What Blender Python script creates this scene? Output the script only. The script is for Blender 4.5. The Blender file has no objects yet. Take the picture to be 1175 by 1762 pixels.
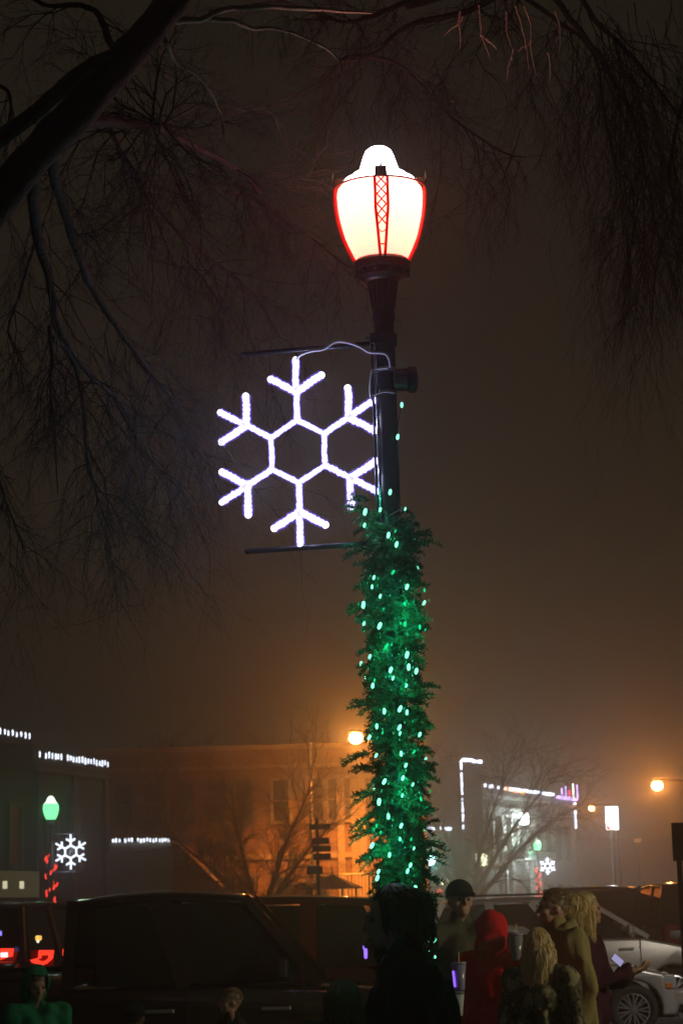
import bpy, bmesh, math, random
from mathutils import Vector, Matrix, Euler
R_ = math.radians
PI = math.pi
C = bpy.context.scene.collection
sc = bpy.context.scene

# ------------------------------------------------------------ camera, world, exposure
F = 3950.0                       # focal length in photo pixels (photo 1175 x 1762)
F0 = 2765.0                      # pixels per metre at Y = 1 (depths below are given in units of KD)
KD = F / F0
PITCH, ROLL = R_(9.76), R_(1.63)
CAM = Vector((0, 0, 1.75))
fw = Vector((0, math.cos(PITCH), math.sin(PITCH)))
u0 = Vector((0, -math.sin(PITCH), math.cos(PITCH)))
r0 = Vector((1, 0, 0))
RV = math.cos(ROLL) * r0 - math.sin(ROLL) * u0
UV = math.cos(ROLL) * u0 + math.sin(ROLL) * r0
cd = bpy.data.cameras.new('camera')
cam = bpy.data.objects.new('camera', cd)
C.objects.link(cam)
M = Matrix((RV, UV, -fw)).transposed().to_4x4()
M.translation = CAM
cam.matrix_world = M
cd.sensor_fit = 'VERTICAL'
cd.sensor_height = 22.3
cd.lens = F * 22.3 / 1762
cd.clip_start = 0.1
cd.clip_end = 3000
cd.dof.use_dof = True
cd.dof.focus_distance = 10.8
cd.dof.aperture_fstop = 5.6
sc.camera = cam

def at(px, py, Y):
    d = fw + (px - 587.5) / F * RV - (py - 881) / F * UV
    return CAM + d * (Y * KD / d.y)
def atT(px, py, Y): return at(px, py, Y / KD)          # Y in true metres
def atL(px, py, Y): return at(px, py, (Y + 7.5 * KD - 7.5) / KD)   # Y near the lamp post
def atz(px, py, z):
    d = fw + (px - 587.5) / F * RV - (py - 881) / F * UV
    return CAM + d * ((z - 1.75) / d.z)

w = bpy.data.worlds.new('World')
sc.world = w
w.use_nodes = True
nt = w.node_tree
nt.nodes.clear()
wo = nt.nodes.new('ShaderNodeOutputWorld')
bg = nt.nodes.new('ShaderNodeBackground')
tc = nt.nodes.new('ShaderNodeTexCoord')
sx = nt.nodes.new('ShaderNodeSeparateXYZ')
cr = nt.nodes.new('ShaderNodeValToRGB')
nt.links.new(tc.outputs['Generated'], sx.inputs[0])
nt.links.new(sx.outputs['Z'], cr.inputs[0])
nt.links.new(cr.outputs[0], bg.inputs[0])
nt.links.new(bg.outputs[0], wo.inputs[0])
els = cr.color_ramp.elements
els[0].position = 0.0
els[0].color = (.0230, .0195, .0125, 1)
els[1].position = 0.6
els[1].color = (.0095, .0074, .0047, 1)
e = els.new(0.25); e.color = (.0150, .0116, .0073, 1)
bg.inputs[1].default_value = 1.0
sc.view_settings.view_transform = 'Standard'
sc.view_settings.look = 'None'
sc.view_settings.exposure = 0
sc.view_settings.gamma = 1
cy = sc.cycles
cy.use_denoising = True
try: cy.denoiser = 'OPENIMAGEDENOISE'
except Exception: pass
cy.max_bounces = 6
cy.diffuse_bounces = 2
cy.glossy_bounces = 3
cy.transmission_bounces = 4
cy.transparent_max_bounces = 16
cy.volume_bounces = 1
cy.sample_clamp_indirect = 2.0
cy.use_light_tree = True
cy.caustics_reflective = False
cy.caustics_refractive = False

# ------------------------------------------------------------ helpers
def tagp(o, label=None, cat=None, group=None, kind=None):
    if label: o['label'] = label
    if cat: o['category'] = cat
    if group: o['group'] = group
    if kind: o['kind'] = kind
    return o
def thing(name, label, cat, loc=(0, 0, 0), rz=0.0, group=None):
    o = bpy.data.objects.new(name, None)
    o.empty_display_size = .2
    C.objects.link(o)
    o.location = loc
    o.rotation_euler = (0, 0, rz)
    return tagp(o, label, cat, group)

def frame_axes(d):
    d = d.normalized()
    a = Vector((0, 0, 1)) if abs(d.z) < .9 else Vector((1, 0, 0))
    x = d.cross(a).normalized()
    return x, d.cross(x).normalized()

class MB:
    def __init__(s): s.v = []; s.f = []
    def add(s, vs, fs, mx=None):
        n = len(s.v)
        if mx is not None: vs = [mx @ Vector(p) for p in vs]
        s.v += [tuple(p) for p in vs]
        s.f += [tuple(i + n for i in f) for f in fs]
        return s
    def box(s, c, d, rz=0, mx=None, taper=1.0):
        x, y, z = d[0] / 2, d[1] / 2, d[2] / 2
        vs = [(-x, -y, -z), (x, -y, -z), (x, y, -z), (-x, y, -z), (-x * taper, -y * taper, z), (x * taper, -y * taper, z), (x * taper, y * taper, z), (-x * taper, y * taper, z)]
        fs = [(0, 3, 2, 1), (4, 5, 6, 7), (0, 1, 5, 4), (1, 2, 6, 5), (2, 3, 7, 6), (3, 0, 4, 7)]
        m = Matrix.Translation(c) @ Matrix.Rotation(rz, 4, 'Z')
        if mx is not None: m = mx @ m
        return s.add(vs, fs, m)
    def hexa(s, p):                       # 8 explicit corners, bottom then top
        return s.add(p, [(0, 3, 2, 1), (4, 5, 6, 7), (0, 1, 5, 4), (1, 2, 6, 5), (2, 3, 7, 6), (3, 0, 4, 7)])
    def bar(s, a, b, wd, th, up=Vector((0, 0, 1))):
        a, b = Vector(a), Vector(b)
        d = (b - a).normalized()
        x = d.cross(Vector(up))
        x = x.normalized() if x.length > 1e-4 else frame_axes(d)[0]
        y = x.cross(d)
        q = [x * wd / 2 * i + y * th / 2 * j for i, j in ((-1, -1), (1, -1), (1, 1), (-1, 1))]
        return s.hexa([a + v for v in q] + [b + v for v in q])
    def tube(s, pts, rad, n=6, cap=True):
        pts = [Vector(p) for p in pts]
        m = len(pts)
        if not hasattr(rad, '__len__'): rad = [rad] * m
        b = len(s.v)
        x, y = frame_axes(pts[1] - pts[0])
        for i, p in enumerate(pts):
            d = (pts[min(i + 1, m - 1)] - pts[max(i - 1, 0)])
            if d.length < 1e-9: d = Vector((0, 0, 1))
            d.normalize()
            x = x - d * x.dot(d)
            x = x.normalized() if x.length > 1e-6 else frame_axes(d)[0]
            y = d.cross(x)
            for k in range(n):
                a = 2 * PI * k / n
                s.v.append(tuple(p + (x * math.cos(a) + y * math.sin(a)) * rad[i]))
        for i in range(m - 1):
            for k in range(n):
                k2 = (k + 1) % n
                s.f.append((b + i * n + k, b + i * n + k2, b + (i + 1) * n + k2, b + (i + 1) * n + k))
        if cap:
            s.f.append(tuple(b + k for k in range(n - 1, -1, -1)))
            s.f.append(tuple(b + (m - 1) * n + k for k in range(n)))
        return s
    def lathe(s, prof, c=(0, 0, 0), n=24, mx=None, arc=None):
        b = len(s.v)
        vs = []
        for r, z in prof:
            for k in range(n):
                a = 2 * PI * k / n
                vs.append((c[0] + r * math.cos(a), c[1] + r * math.sin(a), c[2] + z))
        if mx is not None: vs = [tuple(mx @ Vector(p)) for p in vs]
        s.v += vs
        for i in range(len(prof) - 1):
            for k in range(n):
                k2 = (k + 1) % n
                s.f.append((b + i * n + k, b + i * n + k2, b + (i + 1) * n + k2, b + (i + 1) * n + k))
        if prof[0][0] > 1e-5: s.f.append(tuple(b + k for k in range(n - 1, -1, -1)))
        if prof[-1][0] > 1e-5: s.f.append(tuple(b + (len(prof) - 1) * n + k for k in range(n)))
        return s
    def ball(s, c, r, n=12, m=8, mx=None):
        if not hasattr(r, '__len__'): r = (r, r, r)
        t = Matrix.Translation(c) @ Matrix.Diagonal((r[0], r[1], r[2], 1))
        if mx is not None: t = Matrix.Translation(c) @ mx.to_4x4() @ Matrix.Diagonal((r[0], r[1], r[2], 1))
        pr = [(max(math.sin(PI * i / m), 1e-3), -math.cos(PI * i / m)) for i in range(m + 1)]
        return s.lathe(pr, n=n, mx=t)
    def cap(s, a, ra, b, rb, n=14):       # tapered capsule
        a, b = Vector(a), Vector(b)
        d = (b - a)
        L = d.length
        d.normalize()
        pts, rr = [], []
        for t in (-1, -.85, -.5): pts.append(a + d * ra * t); rr.append(ra * math.sqrt(max(1 - t * t, 0)) + 1e-4)
        pts.append(a); rr.append(ra)
        pts.append(b); rr.append(rb)
        for t in (.5, .85, 1): pts.append(b + d * rb * t); rr.append(rb * math.sqrt(max(1 - t * t, 0)) + 1e-4)
        return s.tube(pts, rr, n)
    def prism(s, poly, y0, y1, mx=None):  # polygon in xz, extruded in y
        n = len(poly)
        vs = [(x, y0, z) for x, z in poly] + [(x, y1, z) for x, z in poly]
        fs = [tuple(range(n)), tuple(range(2 * n - 1, n - 1, -1))] + [(i, i + n, (i + 1) % n + n, (i + 1) % n) for i in range(n)]
        return s.add(vs, fs, mx)
    def build(s, name, mat, parent=None, off=None, smooth=False, bevel=0, seg=2):
        me = bpy.data.meshes.new(name)
        v = s.v
        if off is not None:
            o = Vector(off)
            v = [tuple(Vector(p) - o) for p in v]
        me.from_pydata(v, [], s.f)
        if mat: me.materials.append(mat)
        bm = bmesh.new()
        bm.from_mesh(me)
        bmesh.ops.recalc_face_normals(bm, faces=bm.faces)
        if bevel:
            es = [e for e in bm.edges if len(e.link_faces) == 2 and e.calc_face_angle(0) > R_(35)]
            bmesh.ops.bevel(bm, geom=es, offset=bevel, segments=seg, affect='EDGES', profile=.5, clamp_overlap=True)
        bm.to_mesh(me)
        bm.free()
        if smooth:
            me.polygons.foreach_set('use_smooth', [True] * len(me.polygons))
        ob = bpy.data.objects.new(name, me)
        C.objects.link(ob)
        if parent: ob.parent = parent
        return ob
    def remesh(s, name, mat, parent, vox=.01, smooth_it=4, off=None, disp=None):
        ob = s.build(name, mat, None, off)
        m = ob.modifiers.new('r', 'REMESH'); m.mode = 'VOXEL'; m.voxel_size = vox
        m = ob.modifiers.new('s', 'SMOOTH'); m.iterations = smooth_it; m.factor = .6
        dg = bpy.context.evaluated_depsgraph_get()
        me = bpy.data.meshes.new_from_object(ob.evaluated_get(dg))
        ob.modifiers.clear()
        ob.data = me
        me.name = name
        if disp:
            from mathutils import noise
            amp, frq, st = disp
            vs = me.vertices
            nn = [v.normal.copy() for v in vs]
            for v, q in zip(vs, nn):
                p = v.co
                v.co = p + q * amp * noise.noise(Vector((p.x * frq, p.y * frq, p.z * frq * st)))
        me.materials.clear(); me.materials.append(mat)
        me.polygons.foreach_set('use_smooth', [True] * len(me.polygons))
        if parent: ob.parent = parent
        return ob

MATS = {}
def mat(name, col, rough=.6, metal=0.0, var=.25, scale=8.0, bump=.0, bscale=None, spec=.5, coat=0.0, alpha=1.0, trans=0.0):
    if name in MATS: return MATS[name]
    m = bpy.data.materials.new(name)
    m.use_nodes = True
    t = m.node_tree
    b = t.nodes['Principled BSDF']
    b.inputs['Roughness'].default_value = rough
    b.inputs['Metallic'].default_value = metal
    b.inputs['Specular IOR Level'].default_value = spec
    b.inputs['Coat Weight'].default_value = coat
    b.inputs['Alpha'].default_value = alpha
    tcn = t.nodes.new('ShaderNodeTexCoord')
    n = t.nodes.new('ShaderNodeTexNoise')
    n.inputs['Scale'].default_value = scale
    n.inputs['Detail'].default_value = 5
    t.links.new(tcn.outputs['Object'], n.inputs['Vector'])
    mx = t.nodes.new('ShaderNodeMix'); mx.data_type = 'RGBA'
    c0 = [c * (1 - var) for c in col] + [1]
    c1 = [min(c * (1 + var), 1) for c in col] + [1]
    mx.inputs['A'].default_value = c0
    mx.inputs['B'].default_value = c1
    t.links.new(n.outputs['Fac'], mx.inputs['Factor'])
    t.links.new(mx.outputs['Result'], b.inputs['Base Color'])
    if bump:
        n2 = t.nodes.new('ShaderNodeTexNoise')
        n2.inputs['Scale'].default_value = bscale or scale * 4
        n2.inputs['Detail'].default_value = 6
        t.links.new(tcn.outputs['Object'], n2.inputs['Vector'])
        bp = t.nodes.new('ShaderNodeBump')
        bp.inputs['Strength'].default_value = bump
        bp.inputs['Distance'].default_value = .02
        t.links.new(n2.outputs['Fac'], bp.inputs['Height'])
        t.links.new(bp.outputs[0], b.inputs['Normal'])
    MATS[name] = m
    return m
def brick(name, col, mortar, scale=1.0):
    if name in MATS: return MATS[name]
    m = mat(name, col, .85)
    t = m.node_tree
    b = t.nodes['Principled BSDF']
    br = t.nodes.new('ShaderNodeTexBrick')
    tcn = t.nodes.new('ShaderNodeTexCoord')
    mp = t.nodes.new('ShaderNodeMapping')
    mp.inputs['Rotation'].default_value = (PI / 2, 0, 0)
    t.links.new(tcn.outputs['Object'], mp.inputs[0])
    t.links.new(mp.outputs[0], br.inputs['Vector'])
    br.inputs['Color1'].default_value = [*col, 1]
    br.inputs['Color2'].default_value = [c * .7 for c in col] + [1]
    br.inputs['Mortar'].default_value = [*mortar, 1]
    br.inputs['Scale'].default_value = scale
    br.inputs['Brick Width'].default_value = .23
    br.inputs['Row Height'].default_value = .075
    br.inputs['Mortar Size'].default_value = .008
    t.links.new(br.outputs['Color'], b.inputs['Base Color'])
    return m
def emit(name, col, st, sample=True, trans=0.0):
    if name in MATS: return MATS[name]
    m = bpy.data.materials.new(name)
    m.use_nodes = True
    t = m.node_tree
    t.nodes.clear()
    o = t.nodes.new('ShaderNodeOutputMaterial')
    e = t.nodes.new('ShaderNodeEmission')
    e.inputs[0].default_value = [*col, 1]
    e.inputs[1].default_value = st
    if trans:
        tr = t.nodes.new('ShaderNodeBsdfTransparent')
        mx = t.nodes.new('ShaderNodeMixShader')
        mx.inputs[0].default_value = 1 - trans
        t.links.new(tr.outputs[0], mx.inputs[1])
        t.links.new(e.outputs[0], mx.inputs[2])
        t.links.new(mx.outputs[0], o.inputs[0])
    else:
        t.links.new(e.outputs[0], o.inputs[0])
    m.cycles.emission_sampling = 'AUTO' if sample else 'NONE'
    MATS[name] = m
    return m
def plight(name, loc, col, power, parent=None, off=None, r=.03):
    d = bpy.data.lights.new(name, 'POINT')
    d.color = col; d.energy = power; d.shadow_soft_size = r
    o = bpy.data.objects.new(name, d)
    C.objects.link(o)
    o.location = Vector(loc) - (Vector(off) if off is not None else Vector())
    if parent: o.parent = parent
    return o
def copy_tree(o, parent=None):
    c = o.copy(); C.objects.link(c); c.parent = parent
    for ch in list(o.children): copy_tree(ch, c)
    return c

# ------------------------------------------------------------ materials
black_metal = mat("black_metal", (.010, .010, .013), .35, .3, .3, 12, .15, 60)
red_metal = mat('red_ring_glow', (.55, .03, .015), .45, 0, .2, 30)  # red of the lamp's glow put into the globe ring's colour
steel = mat('steel', (.45, .45, .47), .35, 1, .15, 20)
asphalt = mat('asphalt', (.05, .05, .05), .45, 0, .35, 3, .4, 180)
concrete = mat('concrete', (.28, .27, .25), .8, 0, .2, 2, .3, 60)
grassm = mat('dead_grass', (.06, .07, .03), .9, 0, .4, 4, .6, 90)
bark = mat('bark', (.05, .038, .033), .9, 0, .4, 14, .8, 50)
twigm = mat('twig_bark', (.03, .022, .019), .85, 0, .3, 20)
lit_twig = mat('lit_bark', (.30, .26, .20), .85, 0, .4, 14, .4, 50)  # bark paled by lamplight put into its colour
skin = mat('skin', (.42, .24, .17), .55, 0, .1, 20)

# ------------------------------------------------------------ ground
def flat(name, pts, z, m, kind='structure'):
    b = MB(); b.add([(x, y, z) for x, y in pts], [tuple(range(len(pts)))])
    o = b.build(name, m); o['kind'] = kind
    return o
flat('ground', [(-600, -100), (600, -100), (600, 900), (-600, 900)], 0, mat('ground_dirt', (.07, .065, .055), .9, 0, .3, .5, .3, 8))
flat('road', [(-80, 15.6), (80, 15.6), (80, 57), (-80, 57)], .004, asphalt)
b = MB(); b.box((0, 5.4, .07), (80, 20.0, .14)); o = b.build('pavement', concrete, bevel=.01); o['kind'] = 'structure'
b = MB(); b.box((0, 15.49, .075), (80, .16, .15)); o = b.build('kerb', mat('kerb_stone', (.35, .34, .32), .8), bevel=.015); o['kind'] = 'structure'
b = MB(); b.box((-6, 59, .06), (24, 3, .12)); b.box((24, 59, .06), (24, 3, .12)); o = b.build('far_pavement', concrete); o['kind'] = 'structure'
b = MB()
for i in range(9): b.add([(x, y, .008) for x, y in ((-20 + i * 5, 47), (-17.5 + i * 5, 47), (-17.5 + i * 5, 47.12), (-20 + i * 5, 47.12))], [(0, 1, 2, 3)])
o = b.build('road_marking', mat('road_paint', (.7, .6, .2), .7)); o['kind'] = 'structure'

# ------------------------------------------------------------ main street lamp
PX, PY = .229, 7.5 * KD
def lz(z): return z if z < 3.443 else 3.443 + (z - 3.443) * .951      # heights measured for the pole's top
class LB(MB):
    def build(s, *a, **k):
        s.v = [(p[0], p[1], lz(p[2])) for p in s.v]
        return MB.build(s, *a, **k)
lamp = thing('street_lamp', 'tall black street lamp with glowing acorn globe and red-lit ribs rising from the green garland', 'street lamp', (PX, PY, .14))
LO = (PX, PY, .14)
b = LB()
b.lathe([(.2, 0), (.2, .05), (.17, .08), (.17, .2), (.14, .24), (.115, .5), (.09, .62), (.095, .66), (.075, .70), (.062, .75)], (PX, PY, .14), 24)
b.build('base', black_metal, lamp, LO, smooth=False, bevel=.004)
b = LB()
n = 16
prof = [(.06, .80), (.052, 2.2), (.0505, 4.28), (.05, 4.46), (.057, 4.465), (.057, 4.485), (.048, 4.49), (.048, 4.56), (.053, 4.57), (.056, 4.6), (.052, 4.62), (.06, 4.70), (.072, 4.78)]
b.lathe(prof, (PX, PY, 0), 24)
b.build('pole', black_metal, lamp, LO, smooth=True)
b = LB()
for k in range(16):
    a = 2 * PI * k / 16
    for j, (ra, rb, z0, z1) in enumerate(((.05, .07, 4.63, 4.78),)):
        b.tube([(PX + ra * math.cos(a), PY + ra * math.sin(a), z0), (PX + .059 * math.cos(a), PY + .059 * math.sin(a), 4.70), (PX + rb * math.cos(a), PY + rb * math.sin(a), z1)], .006, 5)
b.build('fluting', black_metal, lamp, LO)
b = LB()
b.lathe([(.075, 4.775), (.085, 4.785), (.118, 4.80), (.118, 4.835), (.134, 4.84), (.138, 4.855), (.138, 4.872), (.13, 4.885), (.125, 4.89)], (PX, PY, 0), 40)
for k in range(12):
    a = 2 * PI * (k + .5) / 12
    b.ball((PX + .126 * math.cos(a), PY + .126 * math.sin(a), 4.82), .013, 8, 6)
b.build('collar', black_metal, lamp, LO, bevel=.002)
gp = [(r * .965, z) for r, z in [(.122, 4.884), (.135, 4.91), (.158, 4.96), (.178, 5.01), (.194, 5.07), (.206, 5.13), (.213, 5.19), (.215, 5.235), (.210, 5.262), (.196, 5.278), (.178, 5.284)]]
globe_m = emit('globe_glass', (1.0, .60, .44), .66, True, .12)
_t = globe_m.node_tree
_tr = _t.nodes.new('ShaderNodeBsdfTranslucent'); _tr.inputs[0].default_value = (.19, .13, .11, 1)
_ad = _t.nodes.new('ShaderNodeAddShader'); _mx = [n for n in _t.nodes if n.type == 'MIX_SHADER'][0]
_em = [n for n in _t.nodes if n.type == 'EMISSION'][0]
_t.links.new(_em.outputs[0], _ad.inputs[0]); _t.links.new(_tr.outputs[0], _ad.inputs[1]); _t.links.new(_ad.outputs[0], _mx.inputs[2])
gb = []
b = LB(); b.lathe(gp, (PX, PY, 0), 64)
b.f = b.f[:64 * (len(gp) - 1)]
b.build('globe', globe_m, lamp, LO, smooth=True)
b = LB()
b.lathe([(.170, 5.284), (.172, 5.286), (.172, 5.310), (.164, 5.313), (.140, 5.314), (.132, 5.318), (.132, 5.340), (.124, 5.344), (.104, 5.346), (.100, 5.355), (.086, 5.40), (.074, 5.44), (.062, 5.468), (.042, 5.484), (.015, 5.490)], (PX, PY, 0), 64)
b.f = [f for f in b.f if len(f) == 4 or min(b.v[i][2] for i in f) > 5.4]
b.build('glass_roof', emit('roof_glass', (1.0, .85, .95), 7.0, True, .5), lamp, LO, smooth=True)
rib_glow = mat('red_rib_glow', (.8, .03, .012), .4)  # red backlight from the globe put into the ribs' colour
_t = rib_glow.node_tree; _b = _t.nodes['Principled BSDF']; _o = _t.nodes['Material Output']
_tr = _t.nodes.new('ShaderNodeBsdfTranslucent'); _tr.inputs[0].default_value = (.9, .04, .015, 1)
_mx = _t.nodes.new('ShaderNodeMixShader'); _mx.inputs[0].default_value = .5
_t.links.new(_b.outputs[0], _mx.inputs[1]); _t.links.new(_tr.outputs[0], _mx.inputs[2]); _t.links.new(_mx.outputs[0], _o.inputs[0])
# four open lattice ribs
def rib_r(z):
    for (r1, z1), (r2, z2) in zip(gp, gp[1:]):
        if z1 <= z <= z2: return r1 + (r2 - r1) * (z - z1) / (z2 - z1)
    return gp[-1][0] if z > 5.2 else gp[0][0]
for k in range(4):
    a = -PI / 2 + k * PI / 2 + R_(1)
    rad = Vector((math.cos(a), math.sin(a), 0)); tan = Vector((-math.sin(a), math.cos(a), 0))
    O = Vector((PX, PY, 0))
    def rp(z, t, out=.012): return O + rad * (rib_r(z) + out) + tan * t + Vector((0, 0, z))
    b = LB()
    zs = [4.885 + i * (5.262 - 4.885) / 14 for i in range(15)]
    for sgn in (-1, 1):
        b.tube([rp(z, sgn * (.012 + .018 * min((z - 4.885) / .22, 1))) for z in zs], .0072, 6)
    # lattice: crossing curls
    for i in range(5):
        za = 5.02 + i * .05
        if za > 5.23: break
        ww = .022
        b.tube([rp(za, -ww), rp(za + .025, 0), rp(za + .05, -ww)], .0045, 5)
        b.tube([rp(za, ww), rp(za + .025, 0), rp(za + .05, ww)], .0045, 5)
    b.tube([rp(4.93, -.014), rp(4.93, .014)], .004, 5)
    b.tube([rp(5.0, -.022), rp(4.985, 0), rp(5.0, .022)], .003, 5)
    b.build('rib', rib_glow, lamp, LO)
    b = LB()
    p = rp(5.262, 0, .004)
    b.hexa([p + tan * x * .03 + rad * y for x, y in ((-1, -.02), (1, -.02), (1, .013), (-1, .013))] + [p + tan * x * .026 + rad * y + Vector((0, 0, .055)) for x, y in ((-1, -.03), (1, -.03), (1, .008), (-1, .008))])
    b.tube([p + rad * .012 + Vector((0, 0, .03)), p + rad * .022 + Vector((0, 0, .06)), p + rad * .016 + Vector((0, 0, .095))], [.006, .005, .001], 6)
    b.build('rib_cap', mat('bronze', (.25, .12, .06), .45, .6), lamp, LO)
b = LB()
ring = [(PX + .222 * math.cos(2 * PI * i / 48), PY + .222 * math.sin(2 * PI * i / 48), 5.262) for i in range(49)]
b.tube(ring, .0045, 6, False)
b.build('globe_ring', red_metal, lamp, LO)
plight('lamp_light', (PX, PY, lz(5.2)), (1.0, .62, .5), 24, lamp, LO, .06)
plight('lamp_glow', (PX, PY, lz(5.08)), (1.0, .04, .015), 60, lamp, LO, .08)

# banner frame with two arms, its upright, bolts
ARM = Vector((-math.cos(R_(13)), math.sin(R_(13)), 0))
frame = thing('banner_frame', 'dark metal banner arms and upright clamped to the lamp pole, above and below the snowflake', 'banner frame', (PX - .06, PY - .04, 3.4))
FO = (PX - .06, PY - .04, 3.4)
rodm = mat('frame_paint', (.03, .032, .045), .3, .5, .2, 20)
for z in (4.453, 3.437):
    a0 = Vector((PX, PY - .03, z))
    b = LB(); b.tube([a0 + ARM * .03, a0 + ARM * .70], .0135, 12); b.ball(a0 + ARM * .70, .016, 10, 6); b.build('arm', rodm, frame, FO, smooth=True)
    b = LB(); b.lathe([(.056, -.03), (.062, -.028), (.062, .028), (.056, .03)], (PX, PY, z + .02), 24)
    b.box((PX - .05, PY - .045, z + .02), (.04, .03, .05)); b.tube([(PX - .06, PY - .04, z + .02), (PX - .09, PY - .05, z + .02)], .008, 6)
    b.build('clamp', rodm, frame, FO)
b = LB(); b.tube([(PX - .044, PY - .052, 3.39), (PX - .044, PY - .052, 4.5)], .008, 8); b.build('upright', mat('bright_rod', (.35, .36, .42), .25, .9), frame, FO, smooth=True)
b = LB(); b.tube([(PX - .062, PY - .03, 3.39), (PX - .062, PY - .03, 4.46)], .006, 8); b.build('upright', rodm, frame, FO, smooth=True)

# outlet box on the back of the pole
ob_ = thing('outlet_box', 'black junction box strapped to the right of the lamp pole beside the snowflake', 'outlet box', (PX + .1, PY, 4.2))
OO = (PX + .1, PY, 4.2)
b = LB()
mxo = Matrix.Translation((PX + .055, PY, 4.265)) @ Matrix.Rotation(PI / 2, 4, 'Y') @ Matrix.Rotation(0, 4, 'X')
b.lathe([(.03, -.02), (.055, -.015), (.058, .05), (.068, .055), (.068, .085), (.05, .095), (.02, .1)], (0, 0, 0), 20, mxo)
b.build('housing', black_metal, ob_, OO, bevel=.003)
b = LB(); b.lathe([(.052, -.012), (.056, -.01), (.056, .01), (.052, .012)], (PX, PY, 4.315), 24); b.build('strap', steel, ob_, OO)
b = LB(); b.lathe([(.052, -.01), (.055, -.008), (.055, .008), (.052, .01)], (PX, PY, 4.2), 24); b.build('strap', steel, ob_, OO)

# snowflake
SC = Vector((-.2, 0, 3.905)); SC.y = PY - .03 + .10
AX = -ARM; ZX = Vector((0, 0, 1))
flake = thing('snowflake_light', 'large white rope-light snowflake with six arms hung between banner arms on the near lamp pole', 'snowflake light', tuple(SC))
rope_w = emit('rope_white', (.72, .66, 1.0), 3.6)
rope_s = emit('rope_glow', (.22, .13, 1.0), .95, False, .66)  # violet glow fringe, put in as an emissive shell round the rope
rnd = random.Random(5)
def S2(x, z): return SC + AX * x + ZX * z
def rope(p, q, r=.0125, wob=.004):
    p, q = Vector(p), Vector(q)
    n = max(int((q - p).length / .011), 2)
    pts, rr = [], []
    off = Vector((0, 0, 0))
    for i in range(n + 1):
        t = i / n
        off = off * .8 + Vector((rnd.uniform(-1, 1), 0, rnd.uniform(-1, 1))) * wob * .45
        pts.append(p.lerp(q, t) + off * math.sin(PI * min(t * 3, 1, (1 - t) * 3) / 2))
        rr.append(r * (1 + .22 * (i % 2)) * rnd.uniform(.88, 1.1))
    return pts, rr
def dirv(k, L, ex=0.0):
    a = R_(60 * k + ex)
    return (math.sin(a) * L, math.cos(a) * L)
for k in range(6):
    core, sl = MB(), MB()
    v0 = dirv(k, .152); v1 = dirv(k + 1, .152); J = dirv(k, .292); T = dirv(k, .442 if k % 3 else (.452 if k == 0 else .462))
    for (p, q, rr_) in ((v0, J, .0125), (J, T, .0135)):
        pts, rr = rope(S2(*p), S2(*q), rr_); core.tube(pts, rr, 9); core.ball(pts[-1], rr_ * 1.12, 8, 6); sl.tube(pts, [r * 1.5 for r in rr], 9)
    for sg in (-60, 60):
        a = R_(60 * k + sg)
        E2 = (J[0] + math.sin(a) * .145, J[1] + math.cos(a) * .145)
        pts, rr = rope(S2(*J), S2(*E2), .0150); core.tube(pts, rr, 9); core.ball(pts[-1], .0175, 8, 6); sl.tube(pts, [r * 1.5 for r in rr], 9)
        bow = [S2(J[0], J[1]), S2(*E2)]
    core.build('arm_rope', rope_w, flake, SC)
    sl.build('arm_glow', rope_s, flake, SC, smooth=True)
    core, sl = MB(), MB()
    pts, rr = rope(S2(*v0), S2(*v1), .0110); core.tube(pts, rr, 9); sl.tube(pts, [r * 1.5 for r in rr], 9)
    core.build('ring_rope', rope_w, flake, SC)
    sl.build('ring_glow', rope_s, flake, SC, smooth=True)
b = MB()
for k in range(6):
    v0 = dirv(k, .152); v1 = dirv(k + 1, .152); J = dirv(k, .292); T = dirv(k, .455)
    bk = Vector((0, .022, 0))
    b.tube([S2(*v0) + bk, S2(*T) + bk], .005, 5); b.tube([S2(*v0) + bk, S2(*v1) + bk], .005, 5)
    for sg in (-60, 60):
        a = R_(60 * k + sg)
        b.tube([S2(*J) + bk, S2(J[0] + math.sin(a) * .145, J[1] + math.cos(a) * .145) + bk], .005, 5)
b.build('wire_frame', steel, flake, SC)
for k in range(6):
    x, z = dirv(k, .292); plight('rope_light', S2(x, z) + Vector((0, -.05, 0)), (.62, .60, 1.0), 1.6, flake, SC, .02)

# power cord from the snowflake over the arm to the outlet
cordm = mat('white_cord', (.62, .62, .7), .5, 0, .1)
cord = MB()
def smooth_pts(P, n=6):
    P = [Vector(p) for p in P]; out = []
    for i in range(len(P) - 1):
        p0, p1, p2, p3 = P[max(i - 1, 0)], P[i], P[i + 1], P[min(i + 2, len(P) - 1)]
        for j in range(n):
            t = j / n
            out.append(.5 * ((2 * p1) + (p2 - p0) * t + (2 * p0 - 5 * p1 + 4 * p2 - p3) * t * t + (3 * p1 - p0 - 3 * p2 + p3) * t ** 3))
    out.append(P[-1])
    return out
cord.tube(smooth_pts([atL(511, 618, 7.5), atL(517, 611, 7.48), atL(535, 604, 7.46), atL(556, 601, 7.45), atL(578, 588, 7.44), atL(600, 590, 7.44), atL(620, 597, 7.43), atL(636, 606, 7.43), atL(660, 608, 7.42), atL(669, 616, 7.42), atL(672, 632, 7.42)]), .0065, 7)
o = cord.build('power_cord', cordm, smooth=True); tagp(o, 'pale power cord looping over the upper banner arm to the junction box', 'power cord')
cord = MB()
cord.tube(smooth_pts([atL(641, 690, 7.42), atL(637, 676, 7.42), atL(640, 640, 7.42), atL(652, 634, 7.42), atL(668, 634, 7.41)]), .005, 7)
cord.tube(smooth_pts([atL(641, 680, 7.42), atL(660, 674, 7.42), atL(678, 676, 7.43)]), .005, 7)
o = cord.build('power_cord', cordm, smooth=True); tagp(o, 'short pale cord dangling down the lamp pole left of the junction box', 'power cord')

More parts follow.
